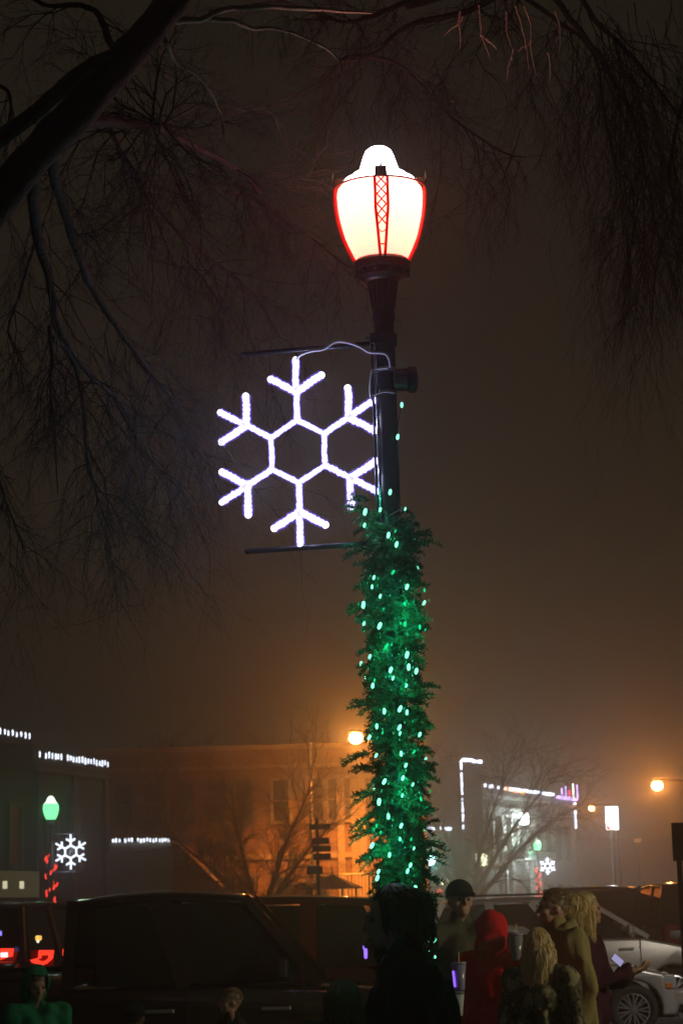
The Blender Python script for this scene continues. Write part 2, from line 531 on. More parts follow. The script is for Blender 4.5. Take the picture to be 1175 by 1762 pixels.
# ------------------------------------------------------------ garland and its lights
random.seed(11)
needle_m = mat('fir_needles', (.022, .085, .035), .45, 0, .5, 30, spec=.4)
needle_b = mat('fir_needles_dark', (.012, .045, .022), .5, 0, .5, 30, spec=.3)
gar = thing('garland', 'bushy green fir garland wound around the lower part of the near lamp pole', 'garland', (PX, PY, .8))
GO = (PX, PY, .8)
def bough(mb, p, d, L, nn, nl, core=True):
    d = d.normalized()
    x, y = frame_axes(d)
    pts = [p + d * L * t + Vector((0, 0, -.25 * L * t * t)) for t in (0, .35, .7, 1)]
    if core: mb.tube(pts, [.004, .0035, .003, .0015], 3)
    for i in range(nn):
        t = random.random() ** .8
        c = p + d * L * t + Vector((0, 0, -.25 * L * t * t))
        a = random.uniform(0, 2 * PI)
        o = (x * math.cos(a) + y * math.sin(a)) * .8 + d * random.uniform(.25, .9)
        o.normalize()
        l = nl * random.uniform(.7, 1.15) * (1 - .3 * t)
        s = o.cross(Vector((random.uniform(-1, 1), random.uniform(-1, 1), random.uniform(-1, 1))))
        s = s.normalized() * .0019
        n0 = len(mb.v)
        mb.v += [tuple(c - s), tuple(c + s), tuple(c + o * l * .6 + s * .9), tuple(c + o * l), tuple(c + o * l * .6 - s * .9)]
        mb.f.append((n0, n0 + 1, n0 + 2, n0 + 3, n0 + 4))
zt, zb = 3.60, .95
turns = 15.0
rope_g = MB(); fol = [MB() for _ in range(4)]
hel = []
N = 620
for i in range(N + 1):
    t = i / N
    z = zt + (zb - zt) * t
    a = 2 * PI * turns * t + 1.0
    r = .082 + .012 * math.sin(t * 40) 
    hel.append(Vector((PX + r * math.cos(a), PY + r * math.sin(a), z)))
rope_g.tube(hel, .014, 5)
rope_g.build('garland_rope', needle_b, gar, GO)
for i in range(2300):
    t = random.random()
    if t < .035 and random.random() < .5: continue
    z = zt + (zb - zt) * t
    a = random.uniform(0, 2 * PI)
    lob = .5 + .5 * math.cos(a - 2 * PI * turns * t * .5 - 1) * math.cos(t * 23)
    out = Vector((math.cos(a), math.sin(a), 0))
    c = Vector((PX, PY, z)) + out * random.uniform(.05, .092)
    side = Vector((-out.y, out.x, 0)) * random.uniform(-.9, .9)
    L = (.046 + .034 * lob) * random.uniform(.75, 1.15) * (1.3 if random.random() < .06 else 1)
    bough(fol[random.randrange(4)], c, out + side + Vector((0, 0, random.uniform(-1.1, .7))), L, 34, .030)
for i in range(150):
    t = (i + random.random()) / 150
    a = random.uniform(0, 2 * PI); z = zt + (zb - zt) * t
    out = Vector((math.cos(a), math.sin(a), 0)); side = Vector((-out.y, out.x, 0))
    c = Vector((PX, PY, z)) + out * .075
    d = out + side * random.uniform(-.6, .6) + Vector((0, 0, random.uniform(-.9, .9)))
    q_ = random.randrange(4); L = random.uniform(.095, .145)
    for k in range(2): bough(fol[q_], c, d + Vector((random.uniform(-.1, .1), random.uniform(-.1, .1), random.uniform(-.1, .1))), L, 62, .026)
# drooping longer tips seen on the outline
for px, py, dx, dz, L in ((612, 945, -1, .1, .12), (725, 925, 1, .2, .13), (608, 1040, -1, -.2, .1), (718, 1205, 1, .6, .13), (735, 1222, 1, -1, .1), (622, 1215, -1, .3, .12), (618, 1296, -1, 0, .14), (622, 1320, -1, .1, .1), (722, 1330, 1, .1, .13),
                          (625, 1365, -1, -.1, .12), (622, 1400, -1, -.6, .12), (720, 1395, 1, .5, .14), (625, 1430, -1, -.05, .13), (728, 1450, 1, .1, .16), (732, 1470, 1, 0, .14), (730, 1500, 1, -.1, .13), (632, 1470, -1, -.3, .1), (615, 880, -1, .3, .12), (618, 862, -1, .6, .1), (730, 1545, 1, -.1, .12), (735, 1560, 1, -.3, .1)):
    p = atL(px, py, 7.46)
    for q in range(4):
        bough(fol[q], p - Vector((dx * .05, 0, 0)), Vector((dx + random.uniform(-.2, .2), random.uniform(-.5, .2), dz + random.uniform(-.3, .3))), L * random.uniform(.8, 1.1), 60, .030)
for q, f in enumerate(fol):
    f.build('bough_cluster', needle_m if q < 2 else needle_b, gar, GO)
# green light string: bulbs read from the photograph, put on the garland's near side; more round the back
gl = thing('garland_lights', 'string of bright green light bulbs threaded through the fir garland on the near pole', 'light string', (PX, PY, .8))
bulbs = [(691, 697), (684, 752), (671, 847), (654, 877), (697, 876), (628, 881), (627, 904), (668, 921), (682, 937), (680, 914), (643, 994), (654, 1026), (625, 1041), (697, 1040), (730, 1016), (626, 1073), (653, 1077), (697, 1074), (722, 1079),
         (665, 1112), (700, 1127), (703, 1148), (672, 1153), (676, 1167), (641, 1180), (699, 1180), (661, 1224), (700, 1226), (648, 1250), (658, 1261), (635, 1269), (687, 1252), (688, 1262), (722, 1264), (647, 1300), (690, 1297), (712, 1294), (698, 1317),
         (693, 1339), (724, 1375), (692, 1369), (652, 1380), (648, 1421), (690, 1421), (688, 1444), (670, 1471), (706, 1489), (701, 1499), (651, 1500), (649, 1511), (702, 1530), (726, 1577), (672, 1540), (712, 1460), (661, 1345), (710, 1350), (668, 1405), (640, 1455), (688, 1220), (716, 1155), (636, 1130), (700, 1010), (640, 1010), (676, 985), (714, 1530), (690, 1560)]
gcore = emit('bulb_green', (.20, 1.0, .60), 2.6)
gdim = emit('bulb_green_dim', (.01, 1.0, .36), .75)
gshell = mat('bulb_glow', (.02, .5, .2), .3)
wire_pts = []
bm_ = MB()
bm_.lathe([(.001, -.013), (.007, -.010), (.0088, -.002), (.0085, .006), (.006, .012), (.001, .014)], (0, 0, 0), 8)
first = None
first_dim = None
def addbulb(p, sc_=1.0, dim=False):
    global first, first_dim
    if dim:
        if first_dim is None:
            o = first_dim = bm_.build('bulb', gdim, gl, None, smooth=True)
        else:
            o = first_dim.copy(); C.objects.link(o); o.parent = gl
        o.location = p - Vector((PX, PY, .8)); o.rotation_euler = (random.uniform(-.6, .6), random.uniform(-.3, .7), 0); o.scale = (sc_ * .7, sc_ * .7, sc_)
        return
    if first is None:
        o = bm_.build('bulb', gcore, gl, None, smooth=True)
        first = o
    else:
        o = first.copy(); C.objects.link(o); o.parent = gl
    o.location = p - Vector((PX, PY, .8))
    o.rotation_euler = (random.uniform(-.4, .4), R_(14) + random.uniform(-.25, .25), 0)
    o.scale = (sc_ * .8, sc_ * .8, sc_ * 1.08)
for i, (px, py) in enumerate(bulbs):
    depth = 7.5 - .17
    p = atL(px, py, 7.5)
    dx = p.x - PX
    if py > 850:
        rr = .178 + random.uniform(-.015, .01)
        p = atL(px, py, 7.5 - math.sqrt(max(rr * rr - dx * dx, .0004)))
    else: p = atL(px, py, 7.44)
    addbulb(p, random.choice((.65, .8, .95, 1.12)) * random.uniform(.9, 1.1), random.random() < .16 and py > 900)
    wire_pts.append(p)
for i in range(14):
    a = -random.uniform(.3, PI - .3); z = random.uniform(1.3, 3.4); r_ = random.uniform(.12, .17)
    addbulb(Vector((PX + r_ * math.cos(a), PY + r_ * math.sin(a), z)), random.uniform(.35, .7), True)
for i in range(18):
    a = random.uniform(.15, PI - .15); z = random.uniform(1.3, 3.5)
    addbulb(Vector((PX + .16 * math.cos(a), PY + .16 * math.sin(a), z)), .9)
gb_ = MB()  # glowing specks put in for glints of bulb light on the needles
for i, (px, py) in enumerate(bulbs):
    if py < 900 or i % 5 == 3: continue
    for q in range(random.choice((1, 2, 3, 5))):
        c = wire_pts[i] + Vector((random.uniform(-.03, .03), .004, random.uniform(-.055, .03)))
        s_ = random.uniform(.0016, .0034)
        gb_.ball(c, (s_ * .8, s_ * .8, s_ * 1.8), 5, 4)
g_ = gb_.build('needle_glints', emit('glint_green', (.03, 1.0, .45), .8, False), gl, (PX, PY, .8)); g_['kind'] = 'stuff'
wire_pts.sort(key=lambda p: -p.z)
wr = MB()
for a, b_ in zip(wire_pts, wire_pts[1:]):
    m_ = (a + b_) / 2 + Vector((random.uniform(-.02, .02), .04, -.02))
    wr.tube([a + Vector((0, .006, .012)), m_, b_ + Vector((0, .006, .012))], .0018, 4)
wr.build('wire', mat('green_wire', (.01, .05, .02), .5), gl, (PX, PY, .8))
# soft green pools: the LEDs are strong for their size; small lamps next to some of them
for i in (3, 5, 10, 14, 18, 19, 26, 28, 33, 35, 40, 42, 47, 52, 57, 61, 64, 6, 8, 12, 13, 17, 20, 22, 23, 31, 37, 38, 39, 45, 46, 44, 50, 25, 41, 10, 60):
    px, py = bulbs[i]
    q = atL(px, py, 7.5 - .165)
    plight('bulb_light', q, (.0, 1.0, .48), random.choice((.12, .25, .45, .9)), gl, (PX, PY, .8), .008)

# ------------------------------------------------------------ trees overhead
rt = random.Random(21)
def twig(mb, p, d, L, r, depth, droop=.5, seg=5, n=3, spread=.7, kids=3):
    pts, rr = [p.copy()], [r]
    d = d.normalized()
    q = p.copy()
    for i in range(seg):
        d = (d + Vector((rt.uniform(-1, 1), rt.uniform(-1, 1), rt.uniform(-1, 1))) * .42 + Vector((0, 0, -droop * .27))).normalized()
        q = q + d * (L / seg)
        pts.append(q.copy()); rr.append(r * (1 - .75 * (i + 1) / seg))
        if depth > 0 and rt.random() < .92:
            for k in range(kids if rt.random() < .35 else 1):
                dd = (d + Vector((rt.uniform(-1, 1), rt.uniform(-1, 1), rt.uniform(-1, 1))) * spread).normalized()
                twig(mb, q.copy(), dd, L * rt.uniform(.4, .7), r * .55 * (1 - .5 * i / seg), depth - 1, droop, max(seg - 1, 3), n, spread, kids)
    mb.tube(pts, rr, n, False)
def limb(mb, pix, rads, n=8, wob=.0):
    P = [at(x, y, Y) for x, y, Y in pix]
    S = smooth_pts(P, 5)
    R = []
    for i in range(len(P) - 1):
        for j in range(5): R.append(rads[i] + (rads[i + 1] - rads[i]) * j / 5)
    R.append(rads[-1])
    S = [p + Vector((rt.uniform(-1, 1), rt.uniform(-1, 1), rt.uniform(-1, 1))) * wob * r for p, r in zip(S, R)]
    mb.tube(S, [r * rt.uniform(.95, 1.05) for r in R], n)
    return S, R

ltree = thing('bare_tree', 'big bare tree at the left with a thick dark limb slanting across the top corner', 'tree', (-3.4, 9.14, .14))
TO = (-3.4, 9.14, .14)
tr = MB()
base = Vector((-3.4, 9.14, .1))
tr.tube(smooth_pts([base, base + Vector((.03, 0, .5)), base + Vector((.15, -.05, 1.6)), Vector((-2.9, 9.0, 2.9)), at(-330, 700, 6.3), at(-120, 520, 6.3)], 4), [.42, .40, .37, .34, .32, .31, .30, .29, .28, .27, .26, .25, .24, .22, .21, .2, .19, .18, .165, .15, .13], 14)
tr.tube(smooth_pts([base + Vector((.05, .05, 2.2)), base + Vector((-.6, .6, 3.6)), base + Vector((-1.2, 1.0, 5.5)), base + Vector((-1.0, 1.5, 8))], 4), [.26, .24, .22, .2, .18, .17, .15, .14, .12, .1, .09, .07, .04], 10)
S1, R1 = limb(tr, [(-120, 520, 6.3), (-20, 372, 6.3), (60, 270, 6.32), (150, 175, 6.35), (225, 90, 6.4), (300, 0, 6.45), (400, -130, 6.6), (520, -300, 6.8)], [.12, .072, .076, .075, .071, .064, .05, .035], 12, .06)
S2_, R2 = limb(tr, [(-40, 268, 6.2), (0, 238, 6.2), (60, 195, 6.22), (110, 150, 6.25), (165, 108, 6.3), (200, 95, 6.36)], [.04, .034, .031, .033, .03, .03], 10, .08)
tr.tube([at(-40, 268, 6.2), at(-100, 330, 6.2), at(-110, 480, 6.25)], [.05, .06, .08], 10)
tr.build('trunk', bark, ltree, TO, smooth=True)
br = MB(); tw = MB()
def branch(pix, rads, twigs, L=.6, droop=.5, mb=None, depth=2, spread=.8, r=.0048):
    S, Rr = limb(mb or br, pix, rads, 6, .25)
    for i in range(twigs):
        k = rt.randrange(len(S) // 6, len(S))
        d = Vector((rt.uniform(-1, 1), rt.uniform(-.8, .8), rt.uniform(-1.2, .6)))
        if k + 1 < len(S): d = d + (S[k + 1] - S[k]).normalized() * .7
        twig(tw, S[k], d, L * rt.uniform(.6, 1.2), min(r, Rr[k] * .7), depth, droop, spread=spread)
    return S
branch([(128, 210, 6.38), (200, 212, 6.8), (262, 218, 7.0), (330, 250, 7.3), (420, 300, 7.6), (470, 360, 7.9), (600, 460, 8.4)], [.03, .026, .024, .018, .014, .01, .005], 26, .5, .1)
S = [at(262, 218, 7.0)]
for i in range(15): twig(tw, at(262 + rt.uniform(-12, 25), 215, 7.0), Vector((rt.uniform(-1, 1), rt.uniform(-.5, .5), rt.uniform(-1, .9))), rt.uniform(.35, .7), .007, 2, .15)
branch([(62, 285, 6.38), (60, 380, 6.7), (85, 480, 6.9), (100, 560, 7.0), (150, 640, 7.2), (205, 690, 7.4), (240, 760, 7.6)], [.026, .024, .02, .017, .014, .01, .005], 20, .6, .8)
branch([(100, 235, 6.38), (92, 290, 6.7), (110, 360, 7.0), (150, 480, 7.3), (200, 560, 7.4), (250, 630, 7.5), (300, 700, 7.7), (335, 790, 7.8)], [.03, .026, .022, .018, .015, .012, .008, .004], 26, .6, .8)
branch([(85, 560, 6.9), (90, 620, 6.9), (88, 660, 6.9), (94, 740, 7.0), (100, 850, 7.1)], [.01, .008, .006, .005, .003], 8, .4, .9)
branch([(88, 580, 6.9), (120, 610, 7.1), (142, 680, 7.2), (150, 780, 7.2), (170, 860, 7.3), (200, 940, 7.4)], [.014, .012, .01, .008, .006, .003], 16, .55, .9)
branch([(200, 690, 7.5), (240, 760, 7.6), (270, 800, 7.7), (320, 850, 7.8)], [.01, .008, .006, .003], 10, .5, .8)
branch([(150, 190, 6.38), (185, 215, 7.0), (250, 330, 7.6), (330, 420, 7.9), (430, 500, 8.2), (480, 580, 8.4)], [.02, .018, .014, .012, .008, .004], 20, .6, .7)
branch([(390, 330, 8), (430, 340, 8.1), (500, 390, 8.3), (560, 425, 8.5)], [.012, .01, .008, .004], 12, .4, .5)
branch([(-40, 150, 7), (5, 150, 7.1), (20, 180, 7.1), (10, 230, 7.2)], [.012, .01, .008, .004], 6, .4, .6)
branch([(205, 105, 6.4), (190, 70, 6.8), (165, 20, 6.8), (120, 8, 6.9), (80, 10, 7), (30, -20, 7)], [.02, .018, .015, .012, .01, .006], 10, .5, .2)
branch([(60, 420, 6.9), (30, 520, 7.0), (15, 570, 7.1), (35, 620, 7.2)], [.008, .006, .005, .003], 8, .4, .9)
branch([(-60, 600, 7), (-20, 760, 7.2), (10, 860, 7.3), (45, 950, 7.4)], [.012, .01, .007, .003], 12, .5, .8)
for i in range(24):
    twig(tw, at(rt.uniform(-40, 380), rt.uniform(200, 560), rt.uniform(6.9, 8.6)), Vector((rt.uniform(-.4, 1), rt.uniform(-.5, .5), rt.uniform(-1.2, -.1))), rt.uniform(.35, .8), .0036, 2, .7)
br.build('branches', bark, ltree, TO, smooth=True)
tw.build('twigs', twigm, ltree, TO)
# branch with the lamplight put into its pale colour
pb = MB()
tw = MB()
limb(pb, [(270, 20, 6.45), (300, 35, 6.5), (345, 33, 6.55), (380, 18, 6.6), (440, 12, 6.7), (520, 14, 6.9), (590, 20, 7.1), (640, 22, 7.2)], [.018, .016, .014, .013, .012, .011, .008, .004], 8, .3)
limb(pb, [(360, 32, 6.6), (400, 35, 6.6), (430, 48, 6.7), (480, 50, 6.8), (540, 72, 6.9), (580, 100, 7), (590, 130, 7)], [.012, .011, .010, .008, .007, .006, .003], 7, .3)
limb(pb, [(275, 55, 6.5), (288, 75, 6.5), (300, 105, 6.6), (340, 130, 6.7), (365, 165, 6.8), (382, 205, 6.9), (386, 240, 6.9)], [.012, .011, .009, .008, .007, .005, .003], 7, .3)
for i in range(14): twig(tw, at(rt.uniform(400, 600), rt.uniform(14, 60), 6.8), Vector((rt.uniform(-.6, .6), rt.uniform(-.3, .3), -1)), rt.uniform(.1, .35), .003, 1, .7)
pb.build('lit_branch', lit_twig, ltree, TO, smooth=True)
tw.build('lit_twigs', lit_twig, ltree, TO)

# right-hand tree whose twigs hang into the picture
rtree = thing('bare_tree', 'bare weeping tree whose thin twigs hang down in the upper right corner', 'tree', (5.2, 15.0, 0))
RO = (5.2, 15.0, 0)
tr = MB()
tr.tube(smooth_pts([Vector((5.2, 15, -.05)), Vector((5.15, 15, .8)), Vector((5.0, 14.7, 3)), Vector((4.6, 14.1, 5)), Vector((3.9, 13.6, 6.4)), at(1100, -100, 9.2), at(940, -60, 9), at(820, -30, 8.8), at(700, 10, 8.6)], 4), [.4, .36, .33, .31, .3, .29, .28, .27, .26, .25, .24, .22, .2, .19, .18, .17, .16, .15, .14, .13, .12, .10, .09, .08, .07, .06, .055, .05, .045, .04, .035, .03, .02][:33], 12)
tr.tube(smooth_pts([Vector((4.95, 14.7, 3.1)), Vector((5.6, 15.6, 5)), Vector((6.2, 16.2, 8))], 4), [.22, .2, .19, .17, .15, .12, .1, .08, .05], 10)
tr.build('trunk', bark, rtree, RO, smooth=True)
br = MB(); tw = MB()
branch([(720, -10, 8.6), (660, 20, 8.5), (600, 38, 8.4), (560, 28, 8.3), (480, 0, 8.2)], [.02, .016, .013, .01, .006], 14, .5, .3)
branch([(960, -60, 9), (880, -20, 8.8), (800, 20, 8.6), (700, 45, 8.4), (640, 95, 8.2), (580, 105, 8.1)], [.03, .025, .02, .016, .012, .005], 22, .5, .3)
branch([(580, 105, 8.1), (620, 95, 8.2), (690, 115, 8.3), (740, 165, 8.4), (780, 205, 8.5), (860, 260, 8.8), (900, 270, 9)], [.008, .011, .012, .010, .008, .006, .003], 26, .5, .3)
branch([(980, -40, 9), (1020, 30, 9), (1080, 90, 9), (1130, 150, 9), (1180, 220, 9)], [.02, .017, .014, .01, .006], 15, .9, 1.0)
branch([(940, -20, 8.8), (1010, 70, 8.8), (1050, 130, 8.9), (1090, 210, 9), (1110, 300, 9), (1130, 400, 9)], [.02, .016, .012, .01, .007, .004], 15, .8, 1.1)
branch([(880, -20, 8.8), (950, 30, 8.9), (1020, 90, 9), (1040, 200, 9), (1060, 290, 9), (1087, 320, 9), (1088, 420, 9)], [.016, .013, .01, .008, .007, .006, .003], 12, .7, 1.1)
branch([(1180, 150, 9), (1150, 290, 9), (1160, 360, 9), (1130, 450, 9), (1120, 560, 9)], [.013, .01, .008, .006, .003], 14, .7, 1.3)
for i in range(34):
    x = 1175 - abs(rt.gauss(0, 120)); y = rt.uniform(-80, 380) * (.4 + .6 * (x - 700) / 475 if x > 700 else .2)
    twig(tw, at(x, y, rt.uniform(8, 9.8)), Vector((rt.uniform(-.25, .25), rt.uniform(-.3, .3), -1)), rt.uniform(.5, 1.1), .0034, 2, 1.0, seg=6, spread=.55)
for i in range(26):
    x = rt.uniform(620, 1100)
    twig(tw, at(x, rt.uniform(0, 150), rt.uniform(8, 9.5)), Vector((rt.uniform(-.8, .8), rt.uniform(-.3, .3), rt.uniform(-1, 0))), rt.uniform(.3, .8), .0042, 2, .7)
br.build('branches', bark, rtree, RO, smooth=True)
tw.build('twigs', twigm, rtree, RO)
tw = MB()
for px, py, ex, ey in ((794, 20, 792, 85), (822, 10, 840, 100), (828, 60, 852, 85), (868, 20, 880, 80), (880, 85, 873, 140), (905, 10, 925, 130), (888, 10, 912, 120), (915, 70, 890, 90), (800, 30, 762, 62), (940, 90, 948, 145), (955, 20, 965, 90)):
    P = [(px + (ex - px) * t + rt.uniform(-4, 4), py + (ey - py) * t, 7.9) for t in (0, .3, .6, 1)]
    limb(tw, P, [.006, .005, .004, .002], 5, .5)
tw.build('lit_twigs', lit_twig, rtree, RO)
lf = MB()
leafm = mat('dry_leaf', (.3, .14, .05), .8)
for px, py in ((632, 108), (700, 100), (722, 110), (725, 116), (802, 159), (778, 174), (760, 97), (290, 132), (275, 138), (356, 213), (523, 110)):
    p = at(px, py, 8.1); s = rt.uniform(.008, .016)
    a = Vector((rt.uniform(-1, 1), rt.uniform(-.4, .4), rt.uniform(-1, 1))).normalized(); x, y = frame_axes(a)
    lf.add([p - a * s, p + x * s * .6, p + a * s, p - x * s * .6 + y * s * .3], [(0, 1, 2, 3)])
lf.build('dry_leaves', leafm, rtree, RO)

# ------------------------------------------------------------ far bare trees
def far_tree(label, base, H, forks, seed, group=None, spread=.5, r=.22, lean=0):
    global rt
    rt = random.Random(seed)
    t = thing('bare_tree', label, 'tree', tuple(base), 0, group)
    tk, tw_ = MB(), MB()
    th = H * .16
    tk.tube([base + Vector((0, 0, -.1)), base + Vector((lean * .3, 0, th * .5)), base + Vector((lean, 0, th))], [r * 1.2, r, r * .9], 10)
    for i in range(forks):
        a = (i + .5) / forks * 2 - 1
        d = Vector((a * spread, rt.uniform(-.4, .4), 1)).normalized()
        q = base + Vector((lean, 0, th - .15))
        pts = [q]; rr = [r * .6]
        L = H * .72 * rt.uniform(.85, 1.05) * (1 - .15 * abs(a))
        n = 9
        for k in range(n):
            d = (d + Vector((a * .09, rt.uniform(-.12, .12), 0)) + Vector((rt.uniform(-.12, .12), 0, .02))).normalized()
            q = q + d * L / n; pts.append(q); rr.append(r * .6 * (1 - .85 * (k + 1) / n))
            if k > 0:
                for _ in range(3):
                    dd = (d + Vector((rt.uniform(-1, 1), rt.uniform(-1, 1), rt.uniform(-.6, .7))) * .8).normalized()
                    twig(tw_, q, dd, L * rt.uniform(.2, .42) , .035 * (1 - .5 * k / n), 3, -.05, 5, 3, .75, 2)
        tk.tube(pts, rr, 7)
    tk.build('trunk', bark, t, base, smooth=True)
    tw_.build('crown', twigm, t, base)
    return t
far_tree('bare forked tree standing before the orange lit building', Vector(at(447, 1562, 50).xy.to_3d()), 7.2, 4, 3, 'bare trees across the street', .6, .2)
far_tree('wide bare tree in front of the white columned building', Vector(at(808, 1555, 70).xy.to_3d()), 9.6, 6, 8, 'bare trees across the street', .85, .24)
far_tree('smaller bare tree at the corner of the dark left building', Vector(at(300, 1562, 58).xy.to_3d()), 7.4, 4, 12, 'bare trees across the street', .8, .16)

# ------------------------------------------------------------ buildings
def gpt(px, Y):      # ground point under a picture column
    p = at(px, 1560, Y); return Vector((p.x, p.y, 0))
def wall_box(mb, a, b_, z0, z1, back):
    a, b_ = Vector(a), Vector(b_)
    n = Vector((-(b_ - a).y, (b_ - a).x, 0)).normalized() * back
    mb.hexa([a + Vector((0, 0, z0)), b_ + Vector((0, 0, z0)), b_ + n + Vector((0, 0, z0)), a + n + Vector((0, 0, z0)),
             a + Vector((0, 0, z1)), b_ + Vector((0, 0, z1)), b_ + n + Vector((0, 0, z1)), a + n + Vector((0, 0, z1))])
class Facade:        # plane from a to b; u along, z up, out toward the viewer
    def __init__(s, a, b_):
        s.a = Vector((a[0], a[1], 0)); s.b = Vector((b_[0], b_[1], 0)); s.d = (s.b - s.a); s.L = s.d.length; s.d.normalize()
        s.n = Vector((s.d.y, -s.d.x, 0))
    def P(s, u, z, o=0.0): return s.a + s.d * u + s.n * o + Vector((0, 0, z))
    def box(s, mb, u0_, u1, z0, z1, o0, o1):
        mb.hexa([s.P(u0_, z0, o1), s.P(u1, z0, o1), s.P(u1, z0, o0), s.P(u0_, z0, o0), s.P(u0_, z1, o1), s.P(u1, z1, o1), s.P(u1, z1, o0), s.P(u0_, z1, o0)])
    def window(s, par, off, u0_, u1, z0, z1, fm, gm, sill=True, fr=.09, mull=True):
        b = MB()
        s.box(b, u0_ - fr, u0_, z0 - fr, z1 + fr, -.02, .05); s.box(b, u1, u1 + fr, z0 - fr, z1 + fr, -.02, .05)
        s.box(b, u0_, u1, z1, z1 + fr, -.02, .06); s.box(b, u0_, u1, z0 - fr, z0, -.02, .10)
        if mull: s.box(b, u0_, u1, (z0 + z1) / 2 - .025, (z0 + z1) / 2 + .025, -.01, .03)
        f = b.build('window', fm, par, off)
        b = MB(); s.box(b, u0_ + .003, u1 - .003, z0 + .003, z1 - .003, -.06, .008); g = b.build('pane', gm, None, off); g.parent = f
glassd = mat('dark_glass', (.01, .011, .013), .5, 0, .1)
led = emit('roof_led', (.78, .85, 1.0), 2.6, False)
led_far = emit('roof_led_far', (.70, .76, 1.0), 6.0, False)
def light_string(label, pts, n, size=(.10, .32), gaps=(), group='light strings along the roof edges', m=None, rnd_seed=1):
    """white bulbs hung in line along a roof edge; pts polyline in the world"""
    rr = random.Random(rnd_seed)
    P = [Vector(p) for p in pts]
    t = thing('roof_lights', label, 'light string', tuple(P[0]), 0, group)
    Ls = [(q - p).length for p, q in zip(P, P[1:])]; tot = sum(Ls)
    wire = MB(); wire.tube(P, .012, 4); wire.build('wire', glassd, t, P[0])
    proto = None
    for i in range(n):
        s = (i + .5) / n * tot + rr.uniform(-.1, .1) * tot / n
        f = s / tot
        if any(g0 < f < g1 for g0, g1 in gaps): continue
        for (p, q), l in zip(zip(P, P[1:]), Ls):
            if s <= l: c = p.lerp(q, max(s, 0) / l); break
            s -= l
        if proto is None:
            b = MB(); b.lathe([(.001, -size[1] / 2), (size[0] / 2, -size[1] * .3), (size[0] / 2, size[1] * .3), (.001, size[1] / 2)], (0, 0, 0), 7)
            proto = b.build('bulb', m or led, t); o = proto
        else:
            o = proto.copy(); C.objects.link(o); o.parent = t
        o.location = c - P[0] + Vector((0, 0, rr.uniform(-.02, .02)))
        k = rr.uniform(.7, 1.15); o.scale = (k, k, rr.uniform(.8, 1.1))
    return t

# left building, receding along the side street
A = Vector((-8.59, 45.2 * KD, 0)); D = Vector((1.47, 3.8 * KD, 0)).normalized()
def plane_hit(px, py=None):
    p = at(px, py if py else 1560, 10); k = p.x / p.y
    t = (A.x - k * A.y) / (k * D.y - D.x)
    q = A + D * t
    return Vector((q.x, q.y, 0))
endB = plane_hit(185, 1316); midB = plane_hit(56, 1290); leftB = plane_hit(-260, 1300)
def zat(px, py, q):   # height seen at pixel row py over ground point q
    return atT(px, py, q.y).z
bl = thing('brick_building', 'dark flat roofed building at the left edge with stepped parapet edged in white lights', 'building', tuple(A), 0)
z1 = zat(56, 1262, midB) - .1; z2 = zat(120, 1310, plane_hit(120, 1310)) - .1
wallL = brick('dark_brick', (.035, .036, .028), (.06, .06, .05))
b = MB(); wall_box(b, leftB, midB, 0, z1, 14); b.build('wall', wallL, bl, A)
b = MB(); wall_box(b, midB, endB, 0, z2, 14); b.build('wall', wallL, bl, A)
fl = Facade(leftB, endB)
b = MB()
um = (midB - leftB).length
fl.box(b, 0, um, z1 - .3, z1 - .18, 0, .12); fl.box(b, um, fl.L, z2 - .3, z2 - .18, 0, .12)
for u in (um + .3, fl.L - .35, um + (fl.L - um) / 2): fl.box(b, u, u + .3, 0, z2 - .3, 0, .07)
b.build('cornice', mat('dark_stone', (.06, .06, .05), .8), bl, A)
frm = mat('window_stone', (.10, .09, .075), .8)
for u in (um - 3.2, um - 1.6, um + 1.0, um + 2.8):
    fl.window(bl, A, u, u + .8, 3.1, 4.7, frm, glassd)
shop = emit('shop_window', (1, .82, .38), .09, False)
# ground floor shopfront with a dim lit fascia
pu = (plane_hit(62, 1515) - leftB).length
b = MB(); fl.box(b, pu - 2.6, pu, 2.25, 2.95, .02, .1); b.build('lit_fascia', emit('fascia', (.9, .75, .35), .05, False), bl, A)
b = MB(); fl.box(b, pu - 2.5, pu - .1, .5, 2.2, -.02, .02); b.build('shop_window', glassd, bl, A)
for px in (0, 29):
    q = plane_hit(px, 1522); b = MB(); u = (q - leftB).length; z = zat(px, 1523, q)
    fl.box(b, u - .05, u + .05, z - .10, z + .10, .11, .2); b.build('wall_lamp', emit('shop_lamp', (1, .9, .6), .8, False), bl, A)
light_string('white bulbs along the highest parapet of the left building', [plane_hit(-30, 1255) + fl.n * .08 + Vector((0, 0, zat(-30, 1253, plane_hit(-30, 1255)))), plane_hit(50, 1268) + fl.n * .08 + Vector((0, 0, zat(50, 1268, plane_hit(50, 1268))))], 11, (.05, .18), rnd_seed=2)
light_string('white bulbs along the lower parapet of the left building', [plane_hit(62, 1298) + fl.n * .08 + Vector((0, 0, zat(62, 1298, plane_hit(62, 1298)))), plane_hit(184, 1315) + fl.n * .08 + Vector((0, 0, zat(184, 1315, plane_hit(184, 1315))))], 24, (.05, .2), gaps=((.045, .09), (.315, .36)), rnd_seed=3)

